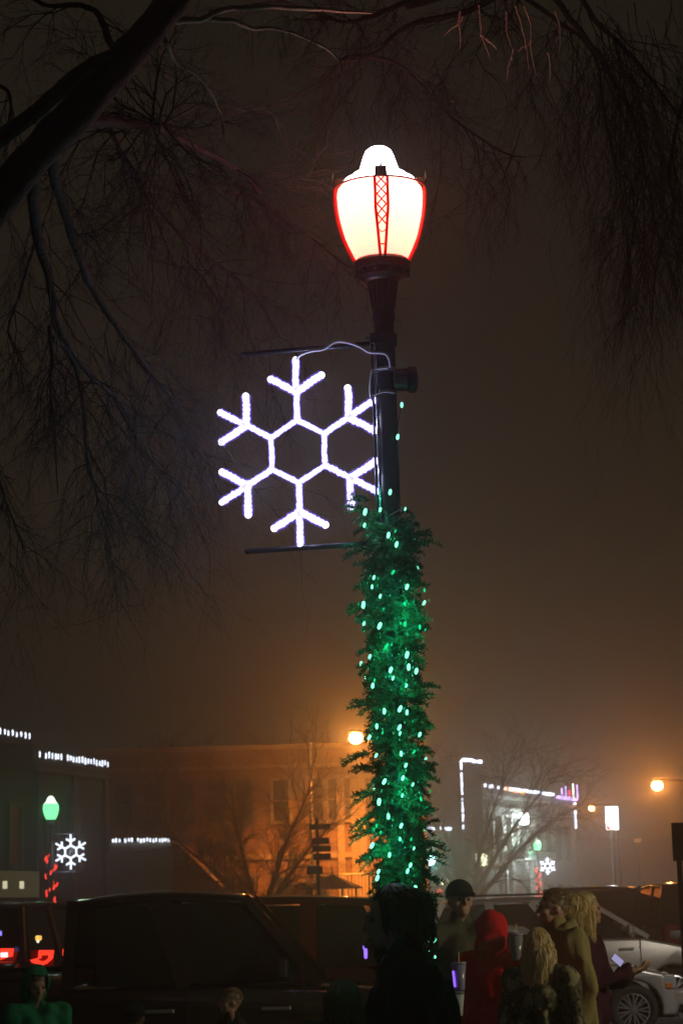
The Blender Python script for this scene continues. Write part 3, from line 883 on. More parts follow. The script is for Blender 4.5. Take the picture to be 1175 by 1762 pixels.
# low pale shop beside it
YA = 50.5
sa, sb = gpt(183, YA), gpt(298, YA)
bs = thing('low_shop', 'low pale one storey shop with a short row of white lights on its roof', 'building', tuple(sa))
fs = Facade(sa, sb)
zs_ = zat(245, 1441, sa) - .12
b = MB(); wall_box(b, sa, sb, 0, zs_, 8); b.build('wall', mat('pale_stucco', (.30, .30, .24), .85, 0, .12, 1.2, .2, 12), bs, sa)
b = MB(); fs.box(b, 0, fs.L, .5, 1.9, .004, .03); b.build('shop_window', glassd, bs, sa)
b = MB(); fs.box(b, -.1, fs.L + .1, 1.95, 2.2, .03, .55); b.build('awning', mat('awning_cloth', (.08, .08, .07), .9), bs, sa)
light_string('short row of white bulbs on the low pale shop roof', [fs.P(.2, zs_ + .06, .06), fs.P(fs.L - .05, zs_ + .02, .06)], 19, (.07, .14), gaps=((.16, .21), (.36, .42)), rnd_seed=4)
# gabled lean-to with a sloping roof, lit orange
la, lb = gpt(300, 51), gpt(372, 51)
bt = thing('shed', 'low shed with a sloping red roof between the pale shop and the bare tree', 'shed', tuple(la))
ft = Facade(la, lb)
b = MB(); wall_box(b, la, lb, 0, 2.4, 6); b.build('wall', mat('shed_wall', (.2, .15, .11), .9), bt, la)
b = MB(); zz = zat(300, 1452, la)
b.hexa([ft.P(-.05, 2.4, .4), ft.P(ft.L + .3, 2.4, .4), ft.P(ft.L + .3, 2.4, -6), ft.P(-.05, 2.4, -6), ft.P(-.05, zz, .35), ft.P(.15, zz, .35), ft.P(.15, zz, -6), ft.P(-.05, zz, -6)])
b.build('roof', mat('red_tin', (.42, .13, .07), .6, 0, .2, 6), bt, la)

# centre brick building
YC = 60
ca, cb = gpt(150, YC), gpt(738, YC)
bc = thing('courthouse_building', 'wide two storey brick building lit orange by the street light', 'building', tuple(ca))
fc = Facade(ca, cb)
zc = zat(450, 1288, ca)
b = MB(); wall_box(b, ca, cb, 0, zc, 16); b.build('wall', brick('red_brick', (.16, .085, .055), (.2, .16, .13)), bc, ca)
b = MB(); fc.box(b, -.1, fc.L + .1, zc - .05, zc + .12, -.3, .18); fc.box(b, 0, fc.L, zc - .75, zc - .6, 0, .1); fc.box(b, 0, fc.L, 3.55, 3.75, 0, .08)
b.build('cornice', mat('pale_stone', (.24, .2, .16), .8), bc, ca)
stone = mat('pale_stone', (.42, .37, .3))
pxm = lambda px: (gpt(px, YC) - ca).length
for px, wd in ((215, 30), (268, 30), (322, 30), (376, 30), (424, 26), (488, 26), (548, 24), (580, 20), (604, 12), (640, 26), (695, 26)):
    u = pxm(px)
    fc.window(bc, ca, u - wd / 92, u + wd / 92, 4.95, 6.45, stone if px > 470 else frm, glassd, fr=.12)  # paler frames near the street light, its falloff put into their colour
for px, wd in ((322, 34), (376, 34), (424, 30), (488, 30), (548, 30), (640, 30), (695, 30)):
    u = pxm(px)
    fc.window(bc, ca, u - wd / 92, u + wd / 92, 1.2, 2.9, frm, glassd, fr=.1)
for px in (590, 614, 628):
    b = MB(); u = pxm(px); fc.box(b, u - .13, u + .13, 0, 6.6, 0, .16); b.build('pilaster', stone, bc, ca)
b = MB(); u0x, u1x = pxm(585), pxm(735)
for i in range(26):
    u = u0x + (u1x - u0x) * i / 25; b.tube([fc.P(u, 1.9, .9), fc.P(u, 2.9, .9)], .025, 4)
b.tube([fc.P(u0x, 2.92, .9), fc.P(u1x, 2.92, .9)], .04, 6)
fc.box(b, u0x, u1x, 1.75, 1.9, .1, 1.0)
b.build('balcony_railing', mat('rail_paint', (.5, .45, .4), .6), bc, ca)
b = MB(); b.tube([fc.P(u0x + .1, 0, .8), fc.P(u0x + .1, 1.75, .8)], .08, 6); b.tube([fc.P(u1x - .2, 0, .8), fc.P(u1x - .2, 1.75, .8)], .08, 6); b.build('balcony_post', stone, bc, ca)

fp = gpt(540, 57); 
b = MB(); b.tube([fp, fp + Vector((0, 0, zat(539, 1280, fp)))], [.05, .03], 8); b.ball(fp + Vector((0, 0, zat(539, 1280, fp))), .06, 8, 6)
o = b.build('flagpole', mat('pole_white', (.55, .52, .5), .5)); tagp(o, 'slim pale flagpole left of the orange street light', 'flagpole')

# right: low dark block with an outline of lights, tall parapet, bank
YD = 84
da, db = gpt(735, YD), gpt(800, YD)
bd = thing('low_block', 'low dark building just right of the garland, its roof edge marked by white lights', 'building', tuple(da))
zd = zat(770, 1424, da) - .1
b = MB(); wall_box(b, da, db, 0, zd, 12); b.build('wall', mat('taupe_wall', (.2, .19, .15), .85, 0, .15, 1, .2, 9), bd, da)
fd = Facade(da, db)
fd.window(bd, da, .3, 1.2, .8, 2.2, frm, glassd)
ea, eb = gpt(799, YD - .4), gpt(836, YD + .4)
be = thing('tower_block', 'tall narrow dark building with its left edge and roof outlined by white lights', 'building', tuple(ea))
ze = zat(815, 1306, ea) - .1
b = MB(); wall_box(b, ea, eb, 0, ze, 12); b.build('wall', wallL, be, ea)
fe = Facade(ea, eb)
fe.window(be, ea, .25, .85, 5.5, 6.9, frm, glassd)
Y1, Y2 = 85.0, 98.5
ka, kb = gpt(837, Y1), gpt(994, Y2)
fk = Facade(ka, kb)
bk_ = thing('bank_building', 'grey building with white columns and a bright wall lamp, roof edge strung with white lights', 'building', tuple(ka))
zk = zat(837, 1350, ka) - .1
b = MB(); wall_box(b, ka, kb, 0, zk, 14); b.build('wall', mat('grey_stone', (.33, .33, .32), .8, 0, .12, 1.2, .2, 10), bk_, ka)
def ku(px):
    p = at(px, 1560, 10); k = p.x / p.y
    t = (ka.x - k * ka.y) / (k * fk.d.y - fk.d.x)
    return t
def kz(px, py): return zat(px, py, fk.P(ku(px), 0))
whitec = mat('white_paint', (.72, .72, .7), .6, 0, .06, 3)
b = MB(); fk.box(b, 0, fk.L, zk - .5, zk - .35, 0, .25); fk.box(b, 0, ku(918), zk - 1.5, zk - 1.0, 0, .35); b.build('cornice', whitec, bk_, ka)
for px in (850, 866, 903, 916):
    b = MB(); u = ku(px); b.tube([fk.P(u, 0, .5), fk.P(u, kz(px, 1470), .5)], [.17, .15], 12)
    fk.box(b, u - .22, u + .22, 0, .25, .28, .72); b.build('column', whitec, bk_, ka, smooth=False)
for px in (846, 862, 878, 892, 906, 918):
    b = MB(); u = ku(px); fk.box(b, u - .14, u + .14, kz(px, 1466), zk - 1.5, 0, .28); b.build('pilaster', whitec, bk_, ka)
b = MB(); fk.box(b, ku(868), ku(925), kz(890, 1480), kz(890, 1466), .0, 1.2); b.build('canopy', whitec, bk_, ka)
b = MB(); fk.box(b, ku(874), ku(884), 0.1, 2.6, .02, .06); b.build('door', mat('lit_door', (.5, .55, .5), .5), bk_, ka)
b = MB(); fk.box(b, ku(887), ku(900), 0.1, 2.6, .02, .05); b.build('door', mat('brown_door', (.16, .07, .04), .5), bk_, ka)
for px in (932, 948, 966, 982):
    fk.window(bk_, ka, ku(px) - .35, ku(px) + .35, 4.2, 6, frm, glassd); fk.window(bk_, ka, ku(px) - .35, ku(px) + .35, .9, 2.6, frm, glassd)
for px in (870, 884, 899):
    fk.window(bk_, ka, ku(px) - .25, ku(px) + .25, kz(px, 1455), kz(px, 1425), whitec, glassd, fr=.06)
# lamp heads on the bank
lp = fk.P(ku(879), kz(879, 1410), .9)
b = MB(); b.box(lp, (.78, .35, .6), math.atan2(fk.d.y, fk.d.x)); b.build('wall_lamp', emit('bank_lamp', (.85, 1, .97), 30, False, .2), bk_, ka, bevel=.06)
plight('wall_lamp_light', lp + fk.n * .5 + Vector((0, 0, -.35)), (.80, 1.0, .92), 480, bk_, ka, .15)
plight('porch_light', fk.P(ku(880), kz(880, 1488), .9), (.8, 1, .9), 140, bk_, ka, .1)
# blade sign with violet lights at the corner of the roof
vs = thing('marquee_sign', 'small violet and red neon lit sign on the far roof corner', 'sign', tuple(fk.P(ku(966), zk, .1)))
vo = fk.P(ku(966), zk, .1)
b = MB(); fk.box(b, ku(962), ku(994), kz(978, 1376), kz(978, 1371), .1, .25); b.build('ledge', emit('violet_led', (.62, .45, 1), 4, False), vs, vo)
for px, y0, y1, col in ((966, 1368, 1356, 'violet_led'), (973, 1370, 1353, 'violet_led'), (986, 1374, 1348, 'white_led'), (993, 1376, 1350, 'violet_led'), (979, 1370, 1360, 'red_led')):
    mm = MATS.get(col) or emit(col, (1, 1, 1) if col == 'white_led' else (1, .08, .15), 4, False)
    b = MB(); fk.box(b, ku(px) - .07, ku(px) + .07, kz(px, y0), kz(px, y1), .28, .34); b.build('neon_tube', mm, vs, vo)
E_ = lambda f, u, z, o=.1: f.P(u, z, o)
light_string('white bulbs along the low roof right of the garland', [fd.P(0, zd + .08, .1), fd.P(fd.L - .05, zat(798, 1427, db), .1)], 15, (.16, .2), gaps=((.28, .4), (.72, .8)), m=led_far, rnd_seed=5)
light_string('white bulbs running down the edge of the tall narrow building', [fe.P(.02, ze + .05, .1), fe.P(.02, zat(799, 1427, ea), .1)], 22, (.11, .2), gaps=((.16, .2), (.5, .54)), m=led_far, rnd_seed=6)
light_string('white bulbs on top of the tall narrow building', [fe.P(.1, ze + .1, .1), fe.P(fe.L, zat(834, 1311, eb), .1)], 9, (.15, .22), gaps=((.7, .8),), m=led_far, rnd_seed=7)
light_string('long row of white bulbs along the grey bank roof edge', [fk.P(.1, zk + .06, .1), fk.P(ku(958), kz(958, 1367), .1)], 44, (.2, .2), gaps=((.03, .07), (.12, .17), (.2, .24), (.27, .33), (.58, .61)), m=led_far, rnd_seed=8)
light_string('short row of amber bulbs under the bank roof edge', [fk.P(ku(872), kz(872, 1356), .12), fk.P(ku(908), kz(908, 1364), .12)], 8, (.16, .25), gaps=((.6, .8),), m=emit('amber_bulb', (1, .42, .08), 4, False), rnd_seed=9)
light_string('white bulbs down the far corner of the grey bank', [fk.P(fk.L - .02, kz(992, 1380), .1), fk.P(fk.L - .02, kz(992, 1426), .1)], 9, (.14, .24), gaps=((.2, .35),), m=led_far, rnd_seed=10)
# awning and small lit signs left of the bank
aw = at(840, 1490, 82)
b = MB(); b.hexa([Vector((aw.x - .9, 81.2 * KD, aw.z - .05)), Vector((aw.x + .9, 81.2 * KD, aw.z - .25)), Vector((aw.x + .9, 83.5 * KD, aw.z - .2)), Vector((aw.x - .9, 83.5 * KD, aw.z)), Vector((aw.x - .9, 81.2 * KD, aw.z + .12)), Vector((aw.x + .9, 81.2 * KD, aw.z - .05)), Vector((aw.x + .9, 83.5 * KD, aw.z + .1)), Vector((aw.x - .9, 83.5 * KD, aw.z + .3))])
for dx in (-.8, .8): b.box((aw.x + dx, 81.5 * KD, (aw.z - .2) / 2), (.1, .1, aw.z - .2))
o = b.build('porch_awning', mat('tan_awning', (.42, .34, .22), .8)); tagp(o, 'tan porch awning on posts left of the white columns', 'awning')
def lit_sign(label, px, py, Y, wpx, hpx, col, st, post=True, name='lit_sign', corner=None, power=0, group=None):
    c = at(px, py, Y); s = F0 / Y
    g = Vector((c.x, c.y, 0))
    t = thing(name, label, 'sign', tuple(g), 0, group)
    b = MB(); b.box(c, (wpx / s, .22, hpx / s)); b.build('sign_face', emit(name + label[:14], col, st, False), t, g, bevel=.02)
    b = MB(); b.box(c + Vector((0, .06, 0)), (wpx / s + .08, .2, hpx / s + .08)); b.build('sign_case', black_metal, t, g)
    if post: b = MB(); b.tube([g, Vector((c.x, c.y + .05, c.z - hpx / s / 2))], .09, 8); b.build('post', black_metal, t, g)
    if corner:
        b = MB(); x0 = c.x - wpx / s / 2; z0 = c.z - hpx / s / 2
        b.add([(x0 + .01, c.y - .13, z0 + .01), (x0 + wpx / s * .45, c.y - .13, z0 + .01), (x0 + .01, c.y - .13, z0 + hpx / s * .3)], [(0, 1, 2)]); b.build('red_corner', emit('red_corner', (1, .12, .06), 1.2, False), t, g)
    if power: plight('sign_light', c + Vector((0, -.5, 0)), col, power, t, g, .15)
    return t
lit_sign('tall bright white lit sign with a red corner on a post', 1052, 1408, 86, 21, 39, (1, 1, 1), 7, corner=True, power=50)
lit_sign('pale yellow lit sign under the wide bare tree', 828, 1479, 80, 20, 21, (.95, 1, .62), 3, power=50)
lit_sign('small low yellow-white lit sign beside the garland', 764, 1518, 78, 16, 8, (1, .95, .6), 2.2, power=15)
# traffic signal seen through the lower garland
ts = thing('signal_light', 'bright teal signal lamp half hidden by the lower garland', 'signal', tuple(gpt(739, 62)))
g = gpt(739, 62); c = at(739, 1480, 62)
b = MB(); b.tube([g, Vector((g.x, g.y, c.z + .6))], .07, 8); b.build('post', black_metal, ts, g)
b = MB(); b.box((c.x, c.y - .02, c.z), (.42, .22, 1.0)); b.build('housing', black_metal, ts, g, bevel=.03)
b = MB(); b.ball((c.x, c.y - .16, c.z), (.2, .08, .2), 16, 10); b.build('lens', emit('teal_lens', (.5, 1, .95), 8, False), ts, g, smooth=True)
plight('signal_light_source', (c.x, c.y - .5, c.z), (.1, .9, .75), 150, ts, g, .1)
for sbi, (px, py, col, nm) in enumerate(((751, 1456, (1, .15, .1), 'red'), (758, 1463, (.9, .75, .2), 'yellow'), (740, 1462, (.1, .7, .6), 'cyan'), (722, 1509, (1, .4, .2), 'orange'), (752, 1478, (.1, .6, .6), 'cyan'), (757, 1481, (.9, .6, .2), 'yellow'), (756, 1534, (1, .2, .1), 'red'), (733, 1532, (1, .6, .4), 'peach'))):
    c2 = at(px, py, 76); g2 = Vector((c2.x, c2.y, 0))
    b = MB(); b.ball(c2, .14, 8, 6); o = b.build('shop_bulb', emit('shopbulb_' + nm, col, .8, False))
    tagp(o, ('topmost small red shop light right of the teal signal', 'small yellow shop light beside the topmost red one', 'small blue-green shop light above the teal signal', 'small orange shop light below the teal signal', 'small blue-green shop light just right of the teal signal', 'small yellow shop light just right of the teal signal', 'lowest small red shop light, below the yellow-white sign', 'small peach shop light low behind the garland')[sbi], 'shop light', 'coloured shop lights beyond the garland')
# far right building
ra, rb = gpt(990, 112), gpt(1400, 112)
bz = thing('long_building', 'long low reddish building fading into the fog at far right', 'building', tuple(ra))
fr_ = Facade(ra, rb)
zr = zat(1090, 1446, ra)
b = MB(); wall_box(b, ra, rb, 0, zr, 15); b.build('wall', brick('far_brick', (.38, .24, .2), (.35, .3, .28)), bz, ra)
b = MB(); fr_.box(b, 0, fr_.L, zr - .1, zr + .15, 0, .2); b.build('cornice', stone, bz, ra)
for i in range(6): fr_.window(bz, ra, 1.2 + i * 2.4, 2.4 + i * 2.4, 1.2, 2.8, frm, glassd)
lit_sign('dim orange lit sign on the long far building', 1096, 1446, 108, 12, 7, (1, .4, .15), .35, name='wall_sign')

# ------------------------------------------------------------ orange street lights
def sodium(label, px, py, Y, power, rad=.2, beam=0):
    c = at(px, py, Y); g = Vector((c.x + .0, c.y, 0)); q = Vector((c.x + 1.6, c.y, 0))
    t = thing('street_light', label, 'street light', tuple(q), 0, 'orange street lights')
    b = MB(); b.tube([q, Vector((q.x, q.y, c.z * .6)), Vector((q.x, q.y, c.z - .2))], [.1, .08, .06], 8)
    b.build('pole', black_metal, t, q)
    b = MB(); b.tube(smooth_pts([(q.x, q.y, c.z - .3), (q.x - .3, q.y, c.z + .12), (q.x - .9, q.y, c.z + .22), (q.x - 1.4, q.y, c.z + .2)]), .04, 6); b.build('arm', black_metal, t, q)
    b = MB(); b.box((c.x + .05, c.y, c.z + rad * .95), (.62, .34, .12)); b.build('lamp_head', black_metal, t, q, bevel=.03)
    b = MB(); b.ball(c, (rad, rad, rad * .85), 16, 10); b.build('lens', emit('sodium_lens', (1, .60, .20), 30, False, .3), t, q, smooth=True)
    plight('sodium_lamp', c, (1.0, .30, .035), power, t, q, .15)
    if beam:
        ld = bpy.data.lights.new('sodium_beam', 'SPOT'); ld.energy = beam; ld.color = (1.0, .27, .03); ld.spot_size = R_(150); ld.spot_blend = .7; ld.shadow_soft_size = .15
        lo = bpy.data.objects.new('sodium_beam', ld); C.objects.link(lo); lo.location = c - q - Vector((0, 0, .24)); lo.parent = t
sodium('brightest orange street light, just left of the garland by the brick building', 612, 1270, 57.4, 2600, .25, 10500)
sodium('large orange street light glowing at the right edge of the photo', 1130, 1352, 66, 2300, .24)
sodium('smaller orange street light between the bank and the white lit sign', 1017, 1391, 100, 1300, .18)

# ------------------------------------------------------------ two far festive lamp posts
def small_lamp(px, ytop, Y, label, flabel, llabel):
    bs_ = 1 if Y < 60 else 3.2; nm_ = '' if Y < 60 else '_far'
    c = at(px, ytop, Y); g = Vector((c.x, c.y, 0)); H = c.z
    t = thing('street_lamp', label, 'street lamp', tuple(g), 0, 'green globe street lamps')
    b = MB(); b.lathe([(.18, 0), (.16, .5), (.08, .7), (.06, .9), (.055, H - .75), (.12, H - .66), (.12, H - .62)], g, 12); b.build('pole', black_metal, t, g)
    b = MB(); b.lathe([(.12, H - .62), (.18, H - .5), (.215, H - .35), (.205, H - .22), (.18, H - .2)], g, 20); b.build('globe', emit('green_globe' + nm_, (.22, 1, .40), 1.7 * bs_, False, .15), t, g, smooth=True)
    b = MB(); b.lathe([(.18, H - .195), (.13, H - .14), (.1, H - .06), (.05, H), (.01, H + .01)], g, 16); b.build('glass_roof', emit('green_roof' + nm_, (.8, 1, .75), 1.9 * bs_, False, .1), t, g, smooth=True)
    plight('globe_light', (g.x, g.y, H - .4), (.05, 1, .35), 60 * bs_, t, g, .1)
    b = MB(); b.tube([(g.x, g.y, H - 1.0), (g.x + .8, g.y + .1, H - 1.0)], .02, 6); b.tube([(g.x, g.y, H - 2.0), (g.x + .8, g.y + .1, H - 2.0)], .02, 6); b.build('arm', black_metal, t, g)
    fc_ = Vector((g.x + .52, g.y - .02, H - 1.48))
    s = thing('snowflake_light', flabel, 'snowflake light', tuple(fc_), 0, 'far snowflake lights on lamp posts')
    b = MB()
    for k in range(6):
        v = lambda kk, L, e=0: fc_ + Vector((math.sin(R_(60 * kk + e)) * L, 0, math.cos(R_(60 * kk + e)) * L))
        b.tube([v(k, .16), v(k, .46)], .028, 6); b.tube([v(k, .17), v(k + 1, .17)], .028, 6)
        for sg in (-60, 60):
            a = R_(60 * k + sg); J = v(k, .27); b.tube([J, J + Vector((math.sin(a) * .14, 0, math.cos(a) * .14))], .028, 6)
    b.build('rope', emit('far_rope' + nm_, (.82, .88, 1), 1.9 * bs_, False), s, fc_)
    plight('flake_light', fc_ + Vector((0, -.3, 0)), (.7, .75, 1), 20 * bs_, s, fc_, .1)
    ls = thing('red_lights', llabel, 'light string', tuple(g), 0, 'red light strings on far lamp posts')
    rr = random.Random(int(px)); pr = None
    for i in range(34):
        a = i * .9; z = 1.2 + (H - 2.7) * i / 34 
        if pr is None:
            bb = MB(); bb.lathe([(.001, -.07), (.022, -.03), (.022, .03), (.001, .07)], (0, 0, 0), 6); pr = bb.build('bulb', emit('red_bulb' + nm_, (1, .05, .03), 1.7 * bs_, False), ls); o = pr
        else: o = pr.copy(); C.objects.link(o); o.parent = ls
        o.location = (.13 * math.cos(a) + rr.uniform(-.03, .03), .13 * math.sin(a) - .03, z); o.rotation_euler = (0, rr.uniform(-.2, .5), 0); k = rr.uniform(.6, 1.2); o.scale = (k, k, k * 1.1)
small_lamp(88, 1370, 43.0, 'street lamp with a green-white globe before the dark left building', 'glowing white snowflake on the left far lamp post', 'red lights wound round the left far lamp post')
small_lamp(923, 1443, 88, 'tiny street lamp with a green globe in front of the grey bank', 'small hazy white snowflake beside the right far lamp post', 'red lights wound round the right far lamp post')

# ------------------------------------------------------------ road signs
sg = gpt(549, 30)
rs = thing('road_sign', 'dark cluster of route signs and street name blades on one post', 'road sign', tuple(sg))
sgm = mat('sign_back', (.045, .045, .045), .6, .3)
zt_ = lambda py: zat(550, py, sg)
b = MB(); b.tube([sg, Vector((sg.x, sg.y, zt_(1408)))], .03, 8); b.build('post', black_metal, rs, sg)
k30 = 30 / F
for x0, x1, y0, y1, nm, dy in ((532, 568, 1418, 1428, 'street_name_blade', -.04), (538, 567, 1441, 1453, 'route_sign', -.05), (538, 569, 1455, 1466, 'route_sign', -.05), (539, 569, 1468, 1480, 'arrow_sign', -.05), (528, 555, 1490, 1505, 'route_sign', -.05)):
    b = MB(); p0 = at(x0, y1, 30); p1 = at(x1, y0, 30)
    b.box(((p0.x + p1.x) / 2, 30 * KD + dy, (p0.z + p1.z) / 2), (p1.x - p0.x, .012, p1.z - p0.z)); b.build(nm, sgm, rs, sg, bevel=.004)
b = MB(); b.box((sg.x - .0, 30 * KD, zt_(1413)), (.012, .5, .16)); b.build('street_name_blade', sgm, rs, sg)
s2 = gpt(1172, 17)
r2 = thing('road_sign', 'dark rectangular sign on a post cut by the right edge of the photo', 'road sign', tuple(s2))
b = MB(); b.tube([s2, Vector((s2.x, s2.y, zat(1170, 1418, s2)))], .028, 8); b.build('post', black_metal, r2, s2)
b = MB(); p0 = at(1156, 1482, 17); p1 = at(1192, 1415, 17); b.box(((p0.x + p1.x) / 2, 17 * KD - .05, (p0.z + p1.z) / 2), (p1.x - p0.x, .012, p1.z - p0.z)); b.build('sign_panel', sgm, r2, s2, bevel=.004)
gz = gpt(573, 50)
t = thing('gazebo', 'small dark pointed gazebo roof in front of the orange building', 'gazebo', tuple(gz))
za, zb_ = zat(572, 1502, gz), zat(572, 1530, gz)
b = MB(); b.lathe([(.95, zb_), (.9, zb_ + .05), (.05, za - .05), (.02, za)], gz, 8); b.tube([gz + Vector((0, 0, za - .1)), gz + Vector((0, 0, za + .28))], [.04, .01], 6); b.build('roof', mat('green_roof_tin', (.07, .085, .06), .6), t, gz)
for i in range(8):
    a = PI / 8 + i * PI / 4; b = MB(); b.tube([gz + Vector((.78 * math.cos(a), .78 * math.sin(a), 0)), gz + Vector((.78 * math.cos(a), .78 * math.sin(a), zb_))], .04, 6); b.build('post', whitec, t, gz)
rb_ = at(520, 1535, 40)
random.seed(4)
b = MB()
for i in range(2600):
    u = Vector((random.gauss(0, 1), random.gauss(0, 1), random.gauss(0, 1))).normalized() * .24 * random.uniform(.75, 1.05)
    a, c_ = frame_axes(Vector((random.gauss(0, 1), random.gauss(0, 1), random.gauss(0, 1)))); q = rb_ + u
    b.add([q, q + a * .025, q + a * .02 + c_ * .03], [(0, 1, 2)])
t = thing('clipped_shrub', 'small dark round-topped shrub seen over the red car roof', 'shrub', (rb_.x, rb_.y, 0))
b.build('foliage', mat('shrub_leaf', (.03, .045, .02), .7), t, (rb_.x, rb_.y, 0))
b = MB(); b.tube([(rb_.x, rb_.y, 0), (rb_.x, rb_.y, rb_.z - .1)], .03, 6); b.build('stem', bark, t, (rb_.x, rb_.y, 0))

# ------------------------------------------------------------ vehicles
def paint(name, col, rough=.22): return mat(name, col, rough, .35, .06, 3, 0, spec=.6, coat=.8)
tyre_m = mat('tyre_rubber', (.015, .015, .015), .8)
rim_m = mat('alloy', (.62, .62, .64), .25, .9, .08, 6)
tint = mat('tinted_glass', (.012, .013, .015), .04, 0, .1, 4, spec=.7, coat=.5)
trim = mat('black_trim', (.02, .02, .02), .55)
chrome = mat('chrome', (.75, .75, .77), .3, 1, .05)
def wheel(par, x, y, r, side, spokes=6, wd=.22, rim=None):
    mx = Matrix.Translation((x, y, r)) @ Matrix.Rotation(PI / 2 * side, 4, 'X')
    e = MB()
    e.lathe([(r * .66, -wd / 2), (r * .93, -wd / 2), (r * .99, -wd * .36), (r, 0), (r * .99, wd * .36), (r * .93, wd / 2), (r * .66, wd / 2 - .01), (r * .64, 0), (r * .66, -wd / 2)], n=36, mx=mx)
    e.f = [f for f in e.f if len(f) == 4]
    wroot = bpy.data.objects.new('wheel', None); C.objects.link(wroot); wroot.parent = par
    e.build('tyre', tyre_m, wroot, smooth=True)
    q = MB()
    q.lathe([(r * .67, .0), (r * .67, wd / 2 - .015), (r * .62, wd / 2 - .012), (r * .6, wd / 2 - .05), (r * .58, .0)], n=32, mx=mx)
    q.f = [f for f in q.f if len(f) == 4]
    q.lathe([(.001, .03), (r * .14, .03), (r * .17, wd / 2 - .03), (r * .10, wd / 2 - .012), (.001, wd / 2 - .01)], n=14, mx=mx)
    for i in range(spokes):
        for dv in (-.09, .09):
            a = 2 * PI * i / spokes; a2 = a + dv * 1.6
            p0 = mx @ Vector((math.cos(a) * r * .12, math.sin(a) * r * .12, wd / 2 - .035)); p1 = mx @ Vector((math.cos(a2) * r * .62, math.sin(a2) * r * .62, wd / 2 - .03))
            q.bar(p0, p1, r * .075, .03, up=mx.to_3x3() @ Vector((0, 0, 1)))
    q.build('rim', rim or rim_m, wroot)
    d = MB(); d.lathe([(.001, -.02), (r * .56, -.02), (r * .56, 0), (.001, 0)], n=20, mx=mx); d.build('brake_disc', trim, wroot)
def arc_pts(cx, r, z0, n=10):
    a0 = math.asin(min(max((z0 - .02 * 0 - 0) / r, -1), 1)) if False else 0
    out = []
    for i in range(n + 1):
        a = PI - PI * i / n
        out.append((cx + r * math.cos(a), max(r * math.sin(a) * 1.0 + z0, z0)))
    return out
def car(name, label, loc, rz, m, top, zb, wr, wx, width, cab, cat='car', group=None, tl=None, hl=None, spokes=6, windows=((.06, .40), (.44, .94)), rackm=None, tail_on=None, ww=.22, glass=None):
    """top: (x,z) outline of the lower body from rear to front; cab: dict of glasshouse corners"""
    t = thing(name, label, cat, loc, rz, group)
    hw = width / 2
    poly = []
    ar = wr * 1.16
    zc_ = wr
    lo = zb
    for cx in wx:
        a0 = math.asin((zc_ - lo) / ar) if zc_ > lo else 0
        n = 12
        for i in range(n + 1):
            a = PI + a0 - (PI + 2 * a0) * i / n
            poly.append((cx + ar * math.cos(a), zc_ + ar * math.sin(a)))
    xs0, xs1 = top[0][0], top[-1][0]
    full = [(xs0 + .04, lo)] + poly + [(xs1 - .04, lo)] + list(reversed(top))
    b = MB(); b.prism(full, -hw, hw)
    # round the plan shape: pull the ends in
    vs = []
    for x, y, z in b.v:
        e = max(0, (x - (xs1 - .55)) / .55); r_ = max(0, ((xs0 + .4) - x) / .4)
        k = 1 - .16 * e ** 2 - .10 * r_ ** 2
        zz = max(0, (z - .75) / .6)
        vs.append((x, y * k * (1 - .045 * zz), z))
    b.v = vs
    body = b.build('body', m, t, bevel=.045, seg=3)
    for p in body.data.polygons: p.use_smooth = True
    try: body.data.set_sharp_from_angle(angle=R_(40))
    except Exception: pass
    b = MB(); b.box(((wx[0] + wx[1]) / 2, 0, lo + .12), (abs(wx[1] - wx[0]) + 1.2, width - .5, .3)); b.build('underbody', trim, t)
    x_rb, x_rt, x_ft, x_fb, zb2, zt2 = cab['rb'], cab['rt'], cab['ft'], cab['fb'], cab['z0'], cab['z1']
    yb, yt = hw * .93, hw * cab.get('tuck', .74)
    def G(side, f, g, out=0):       # f 0 rear..1 front, g 0 bottom..1 top
        x0 = x_rb + (x_fb - x_rb) * f; x1 = x_rt + (x_ft - x_rt) * f
        return Vector((x0 + (x1 - x0) * g, side * (yb + (yt - yb) * g + out), zb2 + (zt2 - zb2) * g))
    roofb = MB()
    ns = 8
    prof = []
    rows = []
    for i in range(ns + 1):
        f = i / ns
        x = x_rt + (x_ft - x_rt) * f
        bow = .05 * math.sin(PI * f) 
        row = []
        for j in range(9):
            s_ = j / 4 - 1
            row.append((x + (.0), s_ * (yt + .02), zt2 + bow + .05 * (1 - abs(s_) ** 3) - .01))
        rows.append(row)
    n0 = 0
    vv = [p for r_ in rows for p in r_] + [(p[0], p[1], p[2] - .045) for r_ in rows for p in r_]
    nn = (ns + 1) * 9
    ff = []
    for i in range(ns):
        for j in range(8):
            a = i * 9 + j; ff.append((a, a + 1, a + 10, a + 9)); ff.append((a + nn, a + 9 + nn, a + 10 + nn, a + 1 + nn))
    for j in range(8):
        ff.append((j, j + nn, j + 1 + nn, j + 1)); a = ns * 9 + j; ff.append((a, a + 1, a + 1 + nn, a + nn))
    for i in range(ns):
        a = i * 9; ff.append((a, a + 9, a + 9 + nn, a + nn)); a = i * 9 + 8; ff.append((a, a + nn, a + 9 + nn, a + 9))
    roofb.add(vv, ff); roof = roofb.build('roof', m, t, smooth=True, bevel=0)
    if rackm:
        for s_ in (-1, 1):
            b = MB(); b.tube([(x_rt + .3, s_ * yt * .9, zt2 + .07), (x_rt + .45, s_ * yt * .9, zt2 + .12), (x_ft - .4, s_ * yt * .9, zt2 + .12), (x_ft - .25, s_ * yt * .9, zt2 + .07)], .016, 6); b.build('roof_rail', rackm, t)
    # pillars
    cuts = [0.0] + [c for wv in windows for c in wv] + [1.0]
